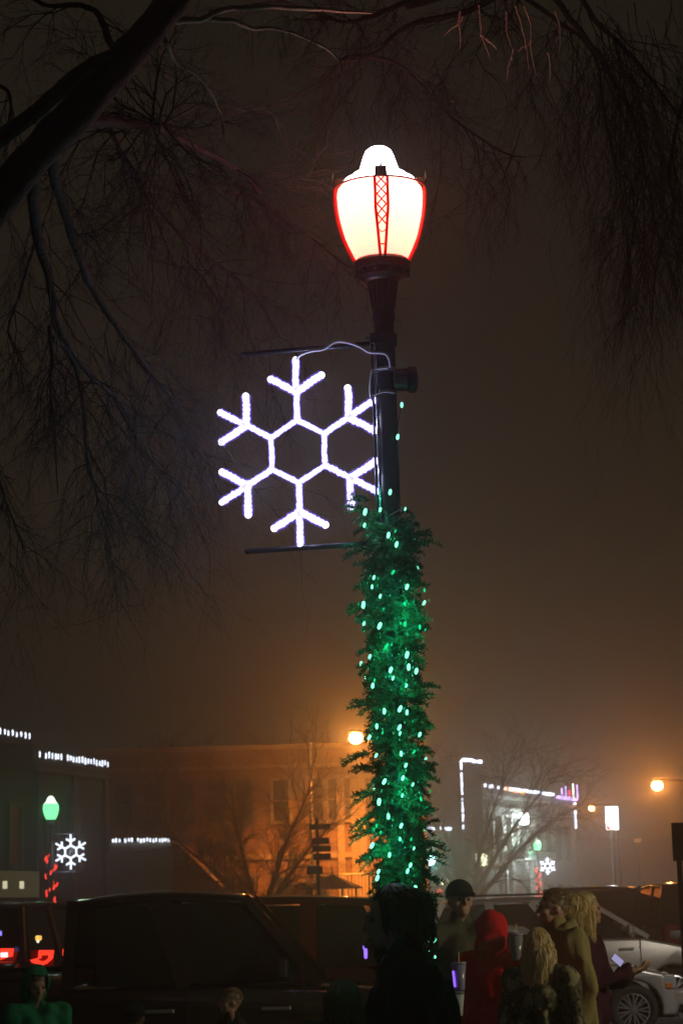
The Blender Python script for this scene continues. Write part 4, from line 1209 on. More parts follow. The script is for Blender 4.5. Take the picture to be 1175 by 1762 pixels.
    for side in (-1, 1):
        pm = trim if cab.get('black_pillar') else m
        for f, wd in ((0, .09), (1, .07)):
            b = MB(); b.bar(G(side, f, -.02), G(side, f, 1.02), wd, .06, up=Vector((0, 1, 0))); b.build('pillar', pm, t)
        for (a0, a1), (c0, c1) in zip(windows, windows[1:]):
            f = (a1 + c0) / 2; wdx = max((c0 - a1) * (x_fb - x_rb), .05)
            b = MB(); b.bar(G(side, f, 0), G(side, f, 1), .05, wdx, up=Vector((1, 0, 0))); b.build('pillar', pm, t)
        for f0, f1 in windows:
            b = MB()
            q = [G(side, f0, .02), G(side, f1, .02), G(side, f1, .96), G(side, f0, .96)]
            inn = Vector((0, -side * .02, 0))
            b.hexa([q[0], q[1], q[1] + inn, q[0] + inn, q[3], q[2], q[2] + inn, q[3] + inn]); b.build('side_window', glass or tint, t)
    for nm, f, fx in (('windshield', 1, 1), ('rear_window', 0, -1)):
        b = MB()
        q = [G(-1, f, .02), G(1, f, .02), G(1, f, .98), G(-1, f, .98)]
        q = [Vector((p.x, p.y * .94, p.z)) for p in q]
        inn = Vector((-fx * .03, 0, 0)); b.hexa([q[0], q[1], q[1] + inn, q[0] + inn, q[3], q[2], q[2] + inn, q[3] + inn]); b.build(nm, glass or tint, t)
    for x in wx:
        for s_ in (-1, 1):
            wheel(t, x, s_ * (hw - .10), wr, -s_, spokes, ww)
    # doors seams, handles, mirrors
    cabx = [x_rb + (x_fb - x_rb) * (windows[i][1] + windows[i + 1][0]) / 2 for i in range(len(windows) - 1)]
    for s_ in (-1, 1):
        for x in cabx + [x_fb - .12]:
            b = MB(); b.box((x, s_ * (hw - .004), (zb2 + lo) / 2 + .1), (.012, .012, (zb2 - lo) * .8)); b.build('door_seam', trim, t)
        for x in [c - .22 for c in (cabx[-1:] + [x_fb - .12])]:
            b = MB(); b.box((x, s_ * (hw + .012), zb2 - .18), (.23, .035, .035)); b.build('door_handle', cab.get('handle', m), t, bevel=.008)
        b = MB(); b.box((x_fb - .28, s_ * (hw + .13), zb2 + .12), (.10, .22, .16)); b.build('mirror', cab.get('mirror', m), t, bevel=.03)
    for s_ in (-1, 1):
        if hl:
            b = MB(); b.box((xs1 - .16, s_ * (hw * .72), hl), (.26, .34, .17)); b.build('headlight', mat('lamp_lens', (.5, .52, .55), .1, .3), t, bevel=.03)
        if tl:
            b = MB(); b.box((xs0 + .05, s_ * (hw * .78), tl), (.16, .26, .34)); b.build('taillight', tail_on or mat('red_lens', (.25, .01, .01), .2, 0, .1, coat=.5), t, bevel=.03)
    for x, nm in ((xs0, 'rear_bumper'), (xs1, 'front_bumper')):
        b = MB(); b.box((x, 0, lo + .22), (.14, width * .82, .2)); b.build(nm, cab.get('bumper', m), t, bevel=.04)
    return t
def cloc(px, Y): p = gpt(px, Y); return (p.x, p.y, .004)

# black crew-cab pickup, nearest vehicle on the left
s_ = F / 12.7
t = car('pickup_truck', 'black pickup truck parked nearest at the lower left, facing right', (at(540, 1650, 12.7).x - 1.12, 12.7 * KD + .95, .004), 0, paint('dark_brown_paint', (.035, .018, .014), .3),
        [(-3.05, .55), (-3.08, 1.22), (-3.0, 1.27), (-.95, 1.27), (-.85, 1.17), (.95, 1.17), (1.35, 1.13), (2.25, 1.05), (2.45, .95), (2.48, .55)], .42, .40, (-2.05, 1.62), 1.98,
        dict(rb=-.80, rt=-.76, ft=.60, fb=1.16, z0=1.17, z1=1.83, tuck=.8, handle=chrome, mirror=trim, bumper=chrome), 'pickup', tl=1.05, hl=.85, windows=((.12, .44), (.52, .93)))
# chrome running board and bed rail
b = MB(); b.box((.1, -.99, .48), (1.9, .12, .04)); b.build('running_board', chrome, t, bevel=.01)
b = MB(); b.box((-2.0, -.95, 1.29), (1.9, .06, .04)); b.build('bed_rail', trim, t, bevel=.01)
b = MB(); b.box((-2.0, .95, 1.29), (1.9, .06, .04)); b.build('bed_rail', trim, t, bevel=.01)
# dark SUV with lit tail lamps beyond the pickup bed
tail = emit('tail_lit', (1, .045, .02), 1.5)
p = at(30, 1600, 21)
t = car('parked_suv', 'dark sport utility vehicle with glowing red tail lights beyond the pickup bed', (p.x - .3, p.y + 2.2, .004), R_(78), paint('dark_maroon_paint', (.035, .018, .02), .35),
        [(-2.3, .5), (-2.34, 1.15), (-2.2, 1.2), (1.3, 1.16), (2.1, 1.05), (2.32, .9), (2.35, .5)], .4, .38, (-1.45, 1.42), 1.9,
        dict(rb=-2.2, rt=-1.95, ft=.45, fb=1.25, z0=1.18, z1=1.86, tuck=.8), 'SUV', hl=.85)
for x0, x1, y0, y1, dz in ((-14, 24, 1632, 1652, 0), (52, 93, 1635, 1662, 0)):
    pts_px = [(x0, y0 + 10), (x0 + 12, y0 + 2), (x0 + 14, y0), (x1, y0), (x1 - 3, y0 + 14), (x1 - 14, y1 - 2), (x1 - 20, y1), (x0 + 10, y1 - 6), (x0, y1 - 10)]
    pts_px = [(x0, y0 + 17), (x0 + 14, y0 + 13), (x0 + 15, y0), (x1, y0), (x1 - 2, y0 + 14), (x1 - 12, y1 - 4), (x1 - 22, y1), (x0 + 3, y1 - 6)]
    Y = 20.9
    q = [at(x, y, Y) for x, y in pts_px]
    cc = sum(q, Vector()) / len(q)
    inner = [cc + Vector(((v.x - cc.x) * .45 + .02, 0, (v.z - cc.z) * .38)) for v in q]
    b = MB(); n = len(q)
    b.add(q + inner + [v + Vector((0, .05, 0)) for v in q] + [v + Vector((0, .05, 0)) for v in inner],
          [(i, (i + 1) % n, (i + 1) % n + n, i + n) for i in range(n)] + [(i, i + 2 * n, (i + 1) % n + 2 * n, (i + 1) % n) for i in range(n)])
    o = b.build('taillight', tail, t); o.matrix_parent_inverse = Matrix.LocRotScale(t.location, t.rotation_euler, None).inverted()
    b = MB(); b.hexa([v for v in (at(x0 + 2, y1, 20.98), at(x1, y1, 20.98), at(x1, y1, 21.05), at(x0 + 2, y1, 21.05), at(x0 + 2, y0, 20.98), at(x1, y0, 20.98), at(x1, y0, 21.05), at(x0 + 2, y0, 21.05))])
    o = b.build('lamp_housing', mat('red_lens', (.25, .01, .01), .2, 0, .1, coat=.5), t); o.matrix_parent_inverse = Matrix.LocRotScale(t.location, t.rotation_euler, None).inverted()
for px, py, nm, col, wq in ((8, 1643, 'reverse_light', (.9, 1, 1), 12), (67, 1614, 'amber_reflection', (1, .5, .08), 10), (66, 1616, 'amber_reflection', (1, .95, .7), 4), (110, 1639, 'side_marker', (1, .05, .03), 3), (1, 1606, 'plate_light', (.3, .25, 1), 5)):  # amber spots above the tail lights: a reflection put in as glowing boxes
    c2 = at(px, py, 20.8); b = MB(); b.box(c2, (wq * 20.8 / F0, .06, .06 if wq > 4 else .09)); o = b.build(nm, emit('veh_' + nm + str(wq), col, 1.3, False), t, bevel=.01); o.matrix_parent_inverse = Matrix.LocRotScale(t.location, t.rotation_euler, None).inverted()
# red SUV behind the pickup
p = at(345, 1600, 16.6)
car('parked_suv', 'red sport utility vehicle parked just behind the black pickup', (p.x, p.y + .9, .004), PI, paint('red_paint', (.30, .018, .02), .25),
    [(-2.3, .5), (-2.34, 1.12), (-2.2, 1.16), (1.3, 1.14), (2.1, 1.05), (2.32, .9), (2.35, .5)], .38, .37, (-1.45, 1.42), 1.88,
    dict(rb=-2.1, rt=-1.75, ft=.4, fb=1.2, z0=1.15, z1=1.80, tuck=.8), 'SUV', tl=1.0, hl=.85, windows=((.05, .28), (.33, .60), (.65, .94)))
# pale minivan, side on
p = at(1160, 1700, 25.5)
car('minivan', 'pale silver minivan standing side on behind the group of people', (p.x - 1.5, p.y + .95, .004), 0, paint('champagne_paint', (.50, .46, .42), .3),
    [(-2.45, .45), (-2.52, 1.05), (-2.4, 1.16), (1.05, 1.14), (1.6, 1.02), (2.2, .86), (2.42, .7), (2.45, .4)], .3, .335, (-1.5, 1.5), 1.95,
    dict(rb=-2.35, rt=-2.05, ft=.2, fb=1.12, z0=1.16, z1=1.74, tuck=.8, black_pillar=False), 'minivan', tl=1.05, hl=.72, spokes=7, windows=((.04, .30), (.34, .60), (.64, .93)), rackm=trim)
# silver sedan nearer
p = at(1096, 1732, 21.4)
t = car('sedan', 'silver sedan with shiny alloy wheels parked in front of the pale minivan', (p.x - 1.35, p.y + .85, .004), R_(-4), paint('silver_paint', (.42, .40, .38), .3),
    [(-2.25, .4), (-2.32, .85), (-2.2, .98), (-1.5, 1.0), (.75, .93), (1.3, .88), (1.75, .78), (1.92, .6), (1.95, .35)], .24, .325, (-1.35, 1.35), 1.78,
    dict(rb=-1.75, rt=-1.1, ft=-.05, fb=.85, z0=.94, z1=1.38, tuck=.74), 'car', tl=.82, hl=.66, spokes=9, windows=((.14, .46), (.50, .90)))
b = MB(); b.box((1.82, -.8, .62), (.09, .05, .07)); b.build('side_marker', mat('amber_lens', (.6, .18, .03), .3), t, bevel=.01)
# black SUVs at the back right
for px, Y, rz, lab, w_ in ((1035, 33, 86, 'tall black vehicle standing end on behind the pale minivan', 2.2), (1225, 29, 92, 'black vehicle with a pale rear window at the far right edge', 2.1)):
    p = at(px, 1600, Y)
    car('parked_suv', lab, (p.x, p.y + 2.4, .004), R_(rz), paint('black_paint', (.012, .009, .009)),
        [(-2.4, .5), (-2.44, 1.2), (-2.3, 1.25), (1.4, 1.2), (2.2, 1.1), (2.42, .95), (2.45, .5)], .42, .40, (-1.5, 1.5), w_,
        dict(rb=-2.3, rt=-2.1, ft=.5, fb=1.3, z0=1.22, z1=1.95, tuck=.84), 'SUV', tl=1.1, hl=.9)

# ------------------------------------------------------------ people
def cloth(name, col, b=.35, s=6): return mat(name, col, .9, 0, .22, s, b, 26, spec=.15)
def hand(mb, w_, d, up, curl=.5, sc_=1.0, mirror=1):
    """palm and five fingers from wrist w_ along d; up = palm normal (fingers curl towards it)"""
    d = d.normalized(); up = (up - d * up.dot(d)).normalized(); s_ = d.cross(up) * mirror
    k = sc_
    mb.cap(w_, .024 * k, w_ + d * .05 * k, .026 * k, 8)
    for j in (-1, 0, 1): mb.cap(w_ + d * .02 * k + s_ * j * .014 * k, .016 * k, w_ + d * .085 * k + s_ * j * .026 * k, .0135 * k, 8)
    for j, L in ((-1.5, .062), (-.5, .074), (.5, .08), (1.5, .07)):
        a = w_ + d * .085 * k + s_ * j * .0185 * k
        cu = curl
        p = a; dd = d.copy()
        for q in range(3):
            dd = (dd * math.cos(cu) + up * math.sin(cu)).normalized() if q else (dd * math.cos(cu * .6) + up * math.sin(cu * .6)).normalized()
            up2 = up
            n = p + dd * L * k * (.45, .31, .24)[q]
            mb.cap(p, (.0095, .0088, .008)[q] * k, n, (.0088, .008, .0068)[q] * k, 8)
            p = n
            cu = curl
    a = w_ + d * .03 * k + s_ * .026 * k
    t1 = a + (s_ * .7 + d * .6 + up * .25).normalized() * .038 * k
    t2 = t1 + (s_ * .25 + d * .85 + up * .45).normalized() * .03 * k
    mb.cap(a, .013 * k, t1, .0105 * k, 8); mb.cap(t1, .0105 * k, t2, .008 * k, 8)

def person(px, py_top, Y, facing, label, h=None, jacket=None, trousers=None, shoes=None, hair=None, hair_col=(.12, .07, .035), hat=None,
           arms=None, head_turn=0, head_tilt=0, lean=(0, 0), skinm=None, seed=1, wide=1.0, group='people standing in the crowd', hair_len=.3, long_coat=False, bulk=1.0, glasses=False, zbase=.004, hand_curl=.5, female=False):
    rr = random.Random(seed)
    topp = at(px, py_top, Y)
    H = h or (topp.z - zbase)
    k = H / 1.75
    loc = Vector((topp.x - lean[0], topp.y - lean[1], zbase))
    t = thing('person', label, 'person', tuple(loc), 0, group)
    rz = Matrix.Rotation(R_(facing), 3, 'Z')        # 0 = faces the camera (-Y)
    def W(x, y, z):                                  # x = person's left, y = back, z up
        f = max(0, (z - .9) / .85)
        return rz @ Vector((x * k * wide if z < 1.5 else x * k, y * k, z * k)) + Vector((lean[0], lean[1], 0)) * f ** 1.2
    hc = W(0, -.01, 1.635)
    hm = Matrix.Rotation(R_(facing + head_turn), 3, 'Z') @ Matrix.Rotation(R_(head_tilt), 3, 'X')
    def Hd(x, y, z): return hc + hm @ (Vector((x, y, z)) * k)
    sm = skinm or skin
    b = MB()
    # torso
    b.ball(W(0, .01, 1.30), (.155 * k * wide, .105 * k, .17 * k), 18, 12, rz); b.ball(W(0, .0, 1.08), (.132 * k * wide, .10 * k, .16 * k), 18, 12, rz)
    b.ball(W(0, .01, .93), (.155 * k * wide, .115 * k, .13 * k), 18, 12, rz)
    b.cap(W(-.12, .01, 1.43), .05 * k, W(.12, .01, 1.43), .05 * k)
    b.cap(W(0, .015, 1.44), .056 * k, W(0, .0, 1.56), .05 * k)
    # head
    b.ball(Hd(0, .012, .02), (.073 * k, .092 * k, .098 * k), 20, 14, hm); b.ball(Hd(0, -.03, -.045), (.052 * k, .056 * k, .062 * k), 16, 10, hm)
    b.ball(Hd(0, -.07, -.075), (.026 * k, .02 * k, .02 * k), 10, 8, hm)
    b.cap(Hd(0, -.084, .018), .009 * k, Hd(0, -.108, -.022), .0135 * k, 8)
    b.cap(Hd(-.03, -.073, .035), .010 * k, Hd(.03, -.073, .035), .010 * k, 8)
    b.cap(Hd(-.018, -.083, -.05), .0085 * k, Hd(.018, -.083, -.05), .0085 * k, 8)
    for s_ in (-1, 1):
        b.ball(Hd(s_ * .074, .015, -.005), (.012 * k, .02 * k, .03 * k), 10, 8, hm); b.ball(Hd(s_ * .038, -.058, -.02), (.026 * k, .025 * k, .022 * k), 10, 8, hm)
    jk = MB(); tr_ = MB(); sh = MB()
    J = .022 * bulk
    jk.ball(W(0, .01, 1.29), ((.165 + J) * k * wide, (.12 + J) * k, .18 * k), 20, 12, rz); jk.ball(W(0, .0, 1.06), ((.15 + J) * k * wide, (.115 + J) * k, .19 * k), 20, 12, rz)
    jk.ball(W(0, .01, .93), ((.165 + J) * k * wide, (.125 + J) * k, .15 * k), 20, 12, rz)
    jk.cap(W(-.14, .01, 1.425), (.055 + J) * k, W(.14, .01, 1.425), (.055 + J) * k); jk.cap(W(0, .015, 1.44), (.070 + J * .5) * k, W(0, .01, 1.52), (.060 + J * .4) * k)
    for i in range(15):                                # hanging folds of the cloth
        fa = rr.uniform(0, 2 * PI); z0_ = rr.uniform(1.15, 1.40); z1_ = rr.uniform(.86, 1.05)
        fx, fy = math.cos(fa), math.sin(fa); rx, ry = .150 + J * .8, .105 + J * .8
        dx_ = rr.uniform(-.05, .05)
        jk.cap(W(fx * rx * (.80 if z0_ > 1.3 else .95), .01 + fy * ry * .95, z0_), .010 * k, W(fx * (rx + .012) + dx_, .01 + fy * (ry + .012), z1_), rr.uniform(.018, .030) * k, 8)
    if long_coat: jk.cap(W(0, .01, 1.30), (.135 + J) * k, W(0, .01, .72), (.155 + J) * k, 20)
    arms = arms or {}
    for s_, nm in ((-1, 'R'), (1, 'L')):
        S_ = W(s_ * .185, .01, 1.41)
        E_, Wr, pn = arms.get(nm, ((s_ * .235, .03, 1.13), (s_ * .22, -.06, .90), (-s_, -.2, 0)))
        Ew, Ww = W(*E_), W(*Wr)
        b.cap(S_, .048 * k, Ew, .037 * k); b.cap(Ew, .038 * k, Ww, .025 * k)
        hand(b, Ww, (Ww - Ew), rz @ Vector(pn), hand_curl, k, mirror=s_)
        jk.cap(S_, (.062 + J) * k, Ew, (.052 + J * .8) * k); jk.cap(Ew, (.052 + J * .8) * k, Ww + (Ew - Ww).normalized() * .015, (.038 + J * .6) * k)
        for q in range(7):                             # creases round the sleeves
            tt = rr.uniform(.1, .95); A_, B_, ra_ = (S_, Ew, .058 + J) if q % 2 else (Ew, Ww, .046 + J * .7)
            cc_ = A_.lerp(B_, tt); ax_, ay_ = frame_axes(B_ - A_); an_ = rr.uniform(0, 6.28)
            o1 = (ax_ * math.cos(an_) + ay_ * math.sin(an_)) * ra_ * k * .93; o2 = (ax_ * math.cos(an_ + 1.3) + ay_ * math.sin(an_ + 1.3)) * ra_ * k * .93
            jk.cap(cc_ + o1, .008 * k, cc_ + o2 + (B_ - A_).normalized() * .03, .018 * k, 8)
        # legs
        hp, kn, an = W(s_ * .085, .01, .92), W(s_ * .095, -.015, .50), W(s_ * .10, .03, .09)
        b.cap(hp, .082 * k, kn, .052 * k); b.cap(kn, .052 * k, an, .034 * k); b.cap(W(s_ * .10, .03, .05), .032 * k, W(s_ * .11, -.12, .035), .028 * k)
        tr_.cap(hp, .098 * k, kn, .070 * k); tr_.cap(kn, .070 * k, an + Vector((0, 0, .0)), .058 * k)
        sh.cap(W(s_ * .10, .055, .045), .043 * k, W(s_ * .115, -.15, .038), .036 * k); sh.cap(W(s_ * .1, .03, .05), .042 * k, W(s_ * .1, .03, .10), .044 * k)
    tr_.ball(W(0, .01, .93), (.17 * k * wide, .128 * k, .12 * k), 16, 10, rz)
    b.remesh('body', sm, t, .0085, 3)
    jk.remesh('jacket', jacket, t, .010, 3, disp=(.034, 10 / k, .5))
    tr_.remesh('trousers', trousers or cloth('dark_jeans', (.02, .025, .045)), t, .012, 4, disp=(.022, 12, .5))
    sh.remesh('shoes', shoes or mat('dark_shoes', (.02, .018, .016), .5), t, .010, 3)
    b = MB()
    for s_ in (-1, 1): b.ball(Hd(s_ * .031, -.072, .012), .0118 * k, 10, 8)
    b.build('eyes', mat('eye', (.10, .08, .07), .15), t, smooth=True)
    hairm = mat('hair_%d_%d' % (int(hair_col[0] * 100), int(hair_col[2] * 100)), hair_col, .45, 0, .18, 9, .2, 60, spec=.4)
    if hair == 'short':
        b = MB(); b.ball(Hd(0, .022, .032), (.081 * k, .096 * k, .098 * k), 22, 14, hm)
        b.v = [v for v in b.v]
        # keep only above the brow and behind the ears
        keep = []
        inv = hm.inverted()
        for f in b.f:
            c_ = sum((Vector(b.v[i]) for i in f), Vector()) / len(f); l = inv @ (c_ - hc) / k
            if l.z > .035 - .0 + (-.9 * min(l.y - .01, .07) if l.y > -.05 else .02): keep.append(f)
        b.f = keep
        for i in range(900):
            a = rr.uniform(0, 2 * PI); e_ = rr.uniform(-.1, PI / 2)
            v = Vector((math.cos(a) * math.cos(e_), math.sin(a) * math.cos(e_), math.sin(e_)))
            if v.y < -.1 and v.z < .62 or v.z < .1 - .5 * v.y: continue
            p0 = Hd(v.x * .08, .022 + v.y * .094, .032 + v.z * .096)
            dr = hm @ (v + Vector((rr.uniform(-.5, .5), .6, -.6)))
            b.tube([p0, p0 + dr.normalized() * .018 * k], [.0022 * k, .0008], 3)
        b.build('hair', hairm, t, smooth=True)
    elif hair in ('long', 'tail', 'bob'):
        b = MB(); b.ball(Hd(0, .018, .030), (.083 * k, .099 * k, .101 * k), 20, 12, hm)
        inv = hm.inverted(); keep = []
        for f in b.f:
            c_ = sum((Vector(b.v[i]) for i in f), Vector()) / len(f); l = inv @ (c_ - hc) / k
            if l.y > -.03 or l.z > .07: keep.append(f)
        b.f = keep
        n = 1000
        for i in range(n):
            a = rr.uniform(-.35 * PI, 1.35 * PI); e_ = rr.uniform(.05, PI / 2)
            v = Vector((math.cos(a) * math.cos(e_), math.sin(a) * math.cos(e_), math.sin(e_)))
            if v.y < -.15 and v.z < .8: continue
            L = hair_len * k * rr.uniform(.75, 1.05)
            p = Hd(v.x * .086, .018 + v.y * .102, .030 + v.z * .104)
            pts = [p]; out = hm @ Vector((v.x, v.y, 0))
            lk = int((a + 2) * 5) + int(e_ * 3) * 40; lr = random.Random(lk + seed * 100); ph = lr.uniform(0, 6.28) + rr.uniform(-.5, .5); am = lr.uniform(.004, .013); cl_ = lr.uniform(.9, 1.12)
            sidev = hm @ Vector((-v.y, v.x, 0))
            q = p.copy()
            if hair == 'tail':
                tie = Hd(0, .115, .045)
                pts += [p.lerp(tie, .5) + out * .012 * k, tie + Vector((rr.uniform(-.012, .012), rr.uniform(-.012, .012), rr.uniform(-.01, .01)))]
                q = pts[-1]
                dr = hm @ Vector((rr.uniform(-.22, .22), rr.uniform(.1, .55), -1))
                for j in range(5): q = q + (dr + Vector((0, 0, -.12 * j))).normalized() * L / 5 + sidev * am * math.sin(ph + j); pts.append(q)
            else:
                seg = 9
                z0 = p.z
                for j in range(seg):
                    t_ = (j + 1) / seg
                    rad_ = (1.03 + .22 * min(t_ * 1.4, 1) * (1.0 if hair == 'long' else 1.25)) * cl_
                    zz = .030 + v.z * .104 - (t_ * L / k)
                    rel = max(0.0, 1 - max(zz, 0) / .13)
                    hx = v.x if abs(v.x) > .05 else .05; nrm = math.hypot(v.x, v.y) or 1
                    rx, ry = v.x / nrm, v.y / nrm
                    blend = min(1, t_ * 2.2 + (1 - v.z))
                    x_ = (v.x * (1 - blend) + rx * blend) * .086 * rad_; y_ = (v.y * (1 - blend) + ry * blend) * .100 * rad_
                    q = Hd(x_ + am * math.sin(ph + j * 1.5) * 1.2, .02 + max(y_, -.05) + am * math.cos(ph + j * 1.3), zz)
                    pts.append(q)
            r0_ = .0029 * k
            b.tube(pts, [r0_ * (1 - .6 * (j / (len(pts) - 1)) ** 2) for j in range(len(pts))], 3)
        b.build('hair', hairm, t, smooth=True)
    if hat == 'cap':
        b = MB(); inv = hm.inverted()
        b.ball(Hd(0, .012, .055), (.088 * k, .105 * k, .088 * k), 24, 14, hm)
        b.f = [f for f in b.f if (inv @ (sum((Vector(b.v[i]) for i in f), Vector()) / len(f) - hc)).z / k > .045]
        b.build('cap_crown', cloth('black_cap', (.015, .015, .018)), t, smooth=True)
        b = MB(); n = 10
        top_, bot = [], []
        for i in range(n + 1):
            a = PI * i / n; x = math.cos(a) * .072
            top_.append(Hd(x, -.075 - math.sin(a) * .085, .052 - .02 * math.sin(a))); 
        c0 = [Hd(math.cos(PI * i / n) * .072, -.055, .060) for i in range(n + 1)]
        vs = top_ + c0 + [v - Vector((0, 0, .006)) for v in top_ + c0]
        m_ = n + 1; ff = []
        for i in range(n): ff += [(i, i + 1, i + 1 + m_, i + m_), (i + 2 * m_, i + 3 * m_, i + 1 + 3 * m_, i + 1 + 2 * m_), (i, i + 2 * m_, i + 1 + 2 * m_, i + 1)]
        b.add(vs, ff); b.build('cap_brim', MATS['black_cap'], t)
    if hat == 'hood_up':
        b = MB(); b.ball(Hd(0, .03, .025), (.112 * k, .125 * k, .13 * k), 28, 20, hm); b.ball(Hd(0, .06, -.07), (.115 * k, .11 * k, .09 * k), 20, 12, hm)
        o = b.remesh('hood', jacket, t, .010, 5, disp=(.015, 13, 1))
        inv = hm.inverted()
        bm = bmesh.new(); bm.from_mesh(o.data)
        kill = []
        for f in bm.faces:
            l = inv @ (f.calc_center_median() - hc) / k
            if l.y < -.035 and abs(l.x) < .078 and -.10 < l.z < .105: kill.append(f)
        bmesh.ops.delete(bm, geom=kill, context='FACES'); bm.to_mesh(o.data); bm.free()
        sd = o.modifiers.new('thick', 'SOLIDIFY'); sd.thickness = .012; sd.offset = -1
    if hat == 'hood_down':
        b = MB()
        for i in range(13):
            a = PI * (i / 12) ; pa = W(.088 * math.cos(a), .02 + .085 * math.sin(a), 1.50 + .03 * math.sin(a))
            if i: b.cap(pp, .047 * k, pa, .047 * k, 10)
            pp = pa
        b.ball(W(0, .13, 1.42), (.10 * k, .05 * k, .09 * k), 14, 10, rz)
        b.remesh('hood', jacket, t, .012, 4, disp=(.015, 14, 1))
    if hat == 'knit':
        b = MB(); inv = hm.inverted()
        b.ball(Hd(0, .02, .04), (.09 * k, .105 * k, .105 * k), 22, 14, hm)
        b.f = [f for f in b.f if (inv @ (sum((Vector(b.v[i]) for i in f), Vector()) / len(f) - hc)).z / k > .02]
        b.build('knit_hat', cloth('knit_wool', (.04, .04, .04)), t, smooth=True)
    if glasses:
        b = MB()
        for s_ in (-1, 1):
            b.tube([Hd(s_ * .034 + .022 * math.cos(2 * PI * i / 14), -.092, .012 + .017 * math.sin(2 * PI * i / 14)) for i in range(15)], .0022, 4, False)
            b.tube([Hd(s_ * .056, -.092, .016), Hd(s_ * .078, 0, .012)], .002, 4)
        b.tube([Hd(-.012, -.094, .014), Hd(.012, -.094, .014)], .0022, 4)
        b.build('glasses', mat('spectacle_frame', (.03, .03, .03), .3), t)
    return t, W, Hd

camo = mat('camouflage', (.10, .095, .055), .9, 0, .75, 13, .4, 30, spec=.15)
_t = camo.node_tree; _r = _t.nodes.new('ShaderNodeValToRGB'); _r.color_ramp.interpolation = 'CONSTANT'
for _p, _c in ((.0, (.02, .02, .014, 1)), (.42, (.10, .10, .05, 1)), (.5, (.05, .045, .03, 1)), (.57, (.22, .19, .11, 1))):
    _e = _r.color_ramp.elements[0] if _p == 0 else _r.color_ramp.elements.new(_p)
    _e.color = _c
_n = [n for n in _t.nodes if n.type == 'TEX_NOISE'][0]
_t.links.new(_n.outputs['Fac'], _r.inputs[0]); _t.links.new(_r.outputs[0], _t.nodes['Principled BSDF'].inputs['Base Color'])
tan = cloth('tan_canvas', (.22, .18, .075)); olive = cloth('olive_cloth', (.075, .07, .045)); redc = cloth('red_fleece', (.50, .012, .014)); maroon = cloth('maroon_knit', (.045, .012, .024)); blackc = cloth('black_wool', (.012, .012, .014)); greenc = cloth('green_raincoat', (.02, .20, .09)); jeans = cloth('blue_jeans', (.03, .05, .12)); khaki = cloth('khaki_cloth', (.3, .26, .17)); darkbr = cloth('dark_brown_coat', (.03, .022, .02))
def gp_(W, loc, *a): return Vector(loc) + W(*a)
# 1 nearest dark figure in profile
zb0 = .144
P1, W1, H1 = person(668, 1530, 5.9, -90, 'dark haired person in a black coat closest to the camera, seen in left profile', jacket=blackc, hair='bob', hair_col=(.02, .013, .01), hair_len=.17, lean=(-.12, 0), head_tilt=8, seed=3, bulk=2.0, wide=1.1, zbase=zb0, long_coat=True,
    arms={'R': ((-.25, -.02, 1.15), (-.12, -.28, 1.15), (0, 0, 1)), 'L': ((.25, -.05, 1.14), (.10, -.30, 1.16), (0, 0, 1))})
# 2 man with cap facing us
P2, W2, H2 = person(790, 1520, 10.5, 8, 'man in a dark cap and olive jacket facing the camera', jacket=olive, hair='short', hat='cap', seed=5, bulk=1.4, zbase=zb0, head_turn=10)
# 3 red hoodie
P3, W3, H3 = person(847, 1576, 9.9, 150, 'person in a bright red hoodie with the hood up, seen from behind', jacket=redc, hat='hood_up', seed=7, bulk=1.7, wide=1.1, zbase=zb0, hair='short',
    arms={'R': ((-.24, -.02, 1.14), (-.10, -.27, 1.18), (0, 0, 1)), 'L': ((.25, -.02, 1.12), (.16, -.26, 1.12), (0, 0, 1))})
# 4 blonde girl in camouflage
P4, W4, H4 = person(925, 1600, 9.4, 165, 'girl with long wavy blonde hair and a camouflage jacket, seen from behind', jacket=camo, hair='long', hair_col=(.58, .44, .20), hair_len=.46, seed=9, bulk=1.3, zbase=zb0, female=True)
# 5 man with glasses, tan jacket
P5, W5, H5 = person(948, 1533, 10.1, -68, 'short haired man in glasses and tan hooded jacket looking left', jacket=tan, hair='short', hair_col=(.16, .10, .05), hat='hood_down', seed=11, bulk=2.0, wide=1.08, lean=(-.07, -.02), zbase=zb0, glasses=True, head_turn=-12, long_coat=True)
# 6 ponytail woman, maroon top
P6, W6, H6 = person(1007, 1538, 10.9, 72, 'blonde woman in maroon top and blue jeans holding a lit phone', jacket=maroon, trousers=jeans, hair='long', hair_col=(.62, .50, .26), hair_len=.34, seed=13, bulk=.7, zbase=zb0, head_turn=20,
    arms={'R': ((-.22, -.08, 1.13), (-.12, -.30, 1.20), (0, 0, 1)), 'L': ((.21, -.07, 1.12), (.08, -.31, 1.20), (0, 0, 1))}, female=True)
# 7 blonde between the two
P7, W7, H7 = person(984, 1541, 10.5, -100, 'woman with long golden hair mostly hidden behind the man in the tan jacket', jacket=maroon, hair='long', hair_col=(.58, .42, .18), hair_len=.24, seed=15, zbase=zb0, female=True)
# 8 child with green hood
P8, W8, H8 = person(62, 1670, 9.2, 25, 'child in a shiny green hooded raincoat at the lower left corner', jacket=greenc, hat='hood_up', hair='short', seed=17, bulk=1.6, zbase=zb0, head_tilt=18)
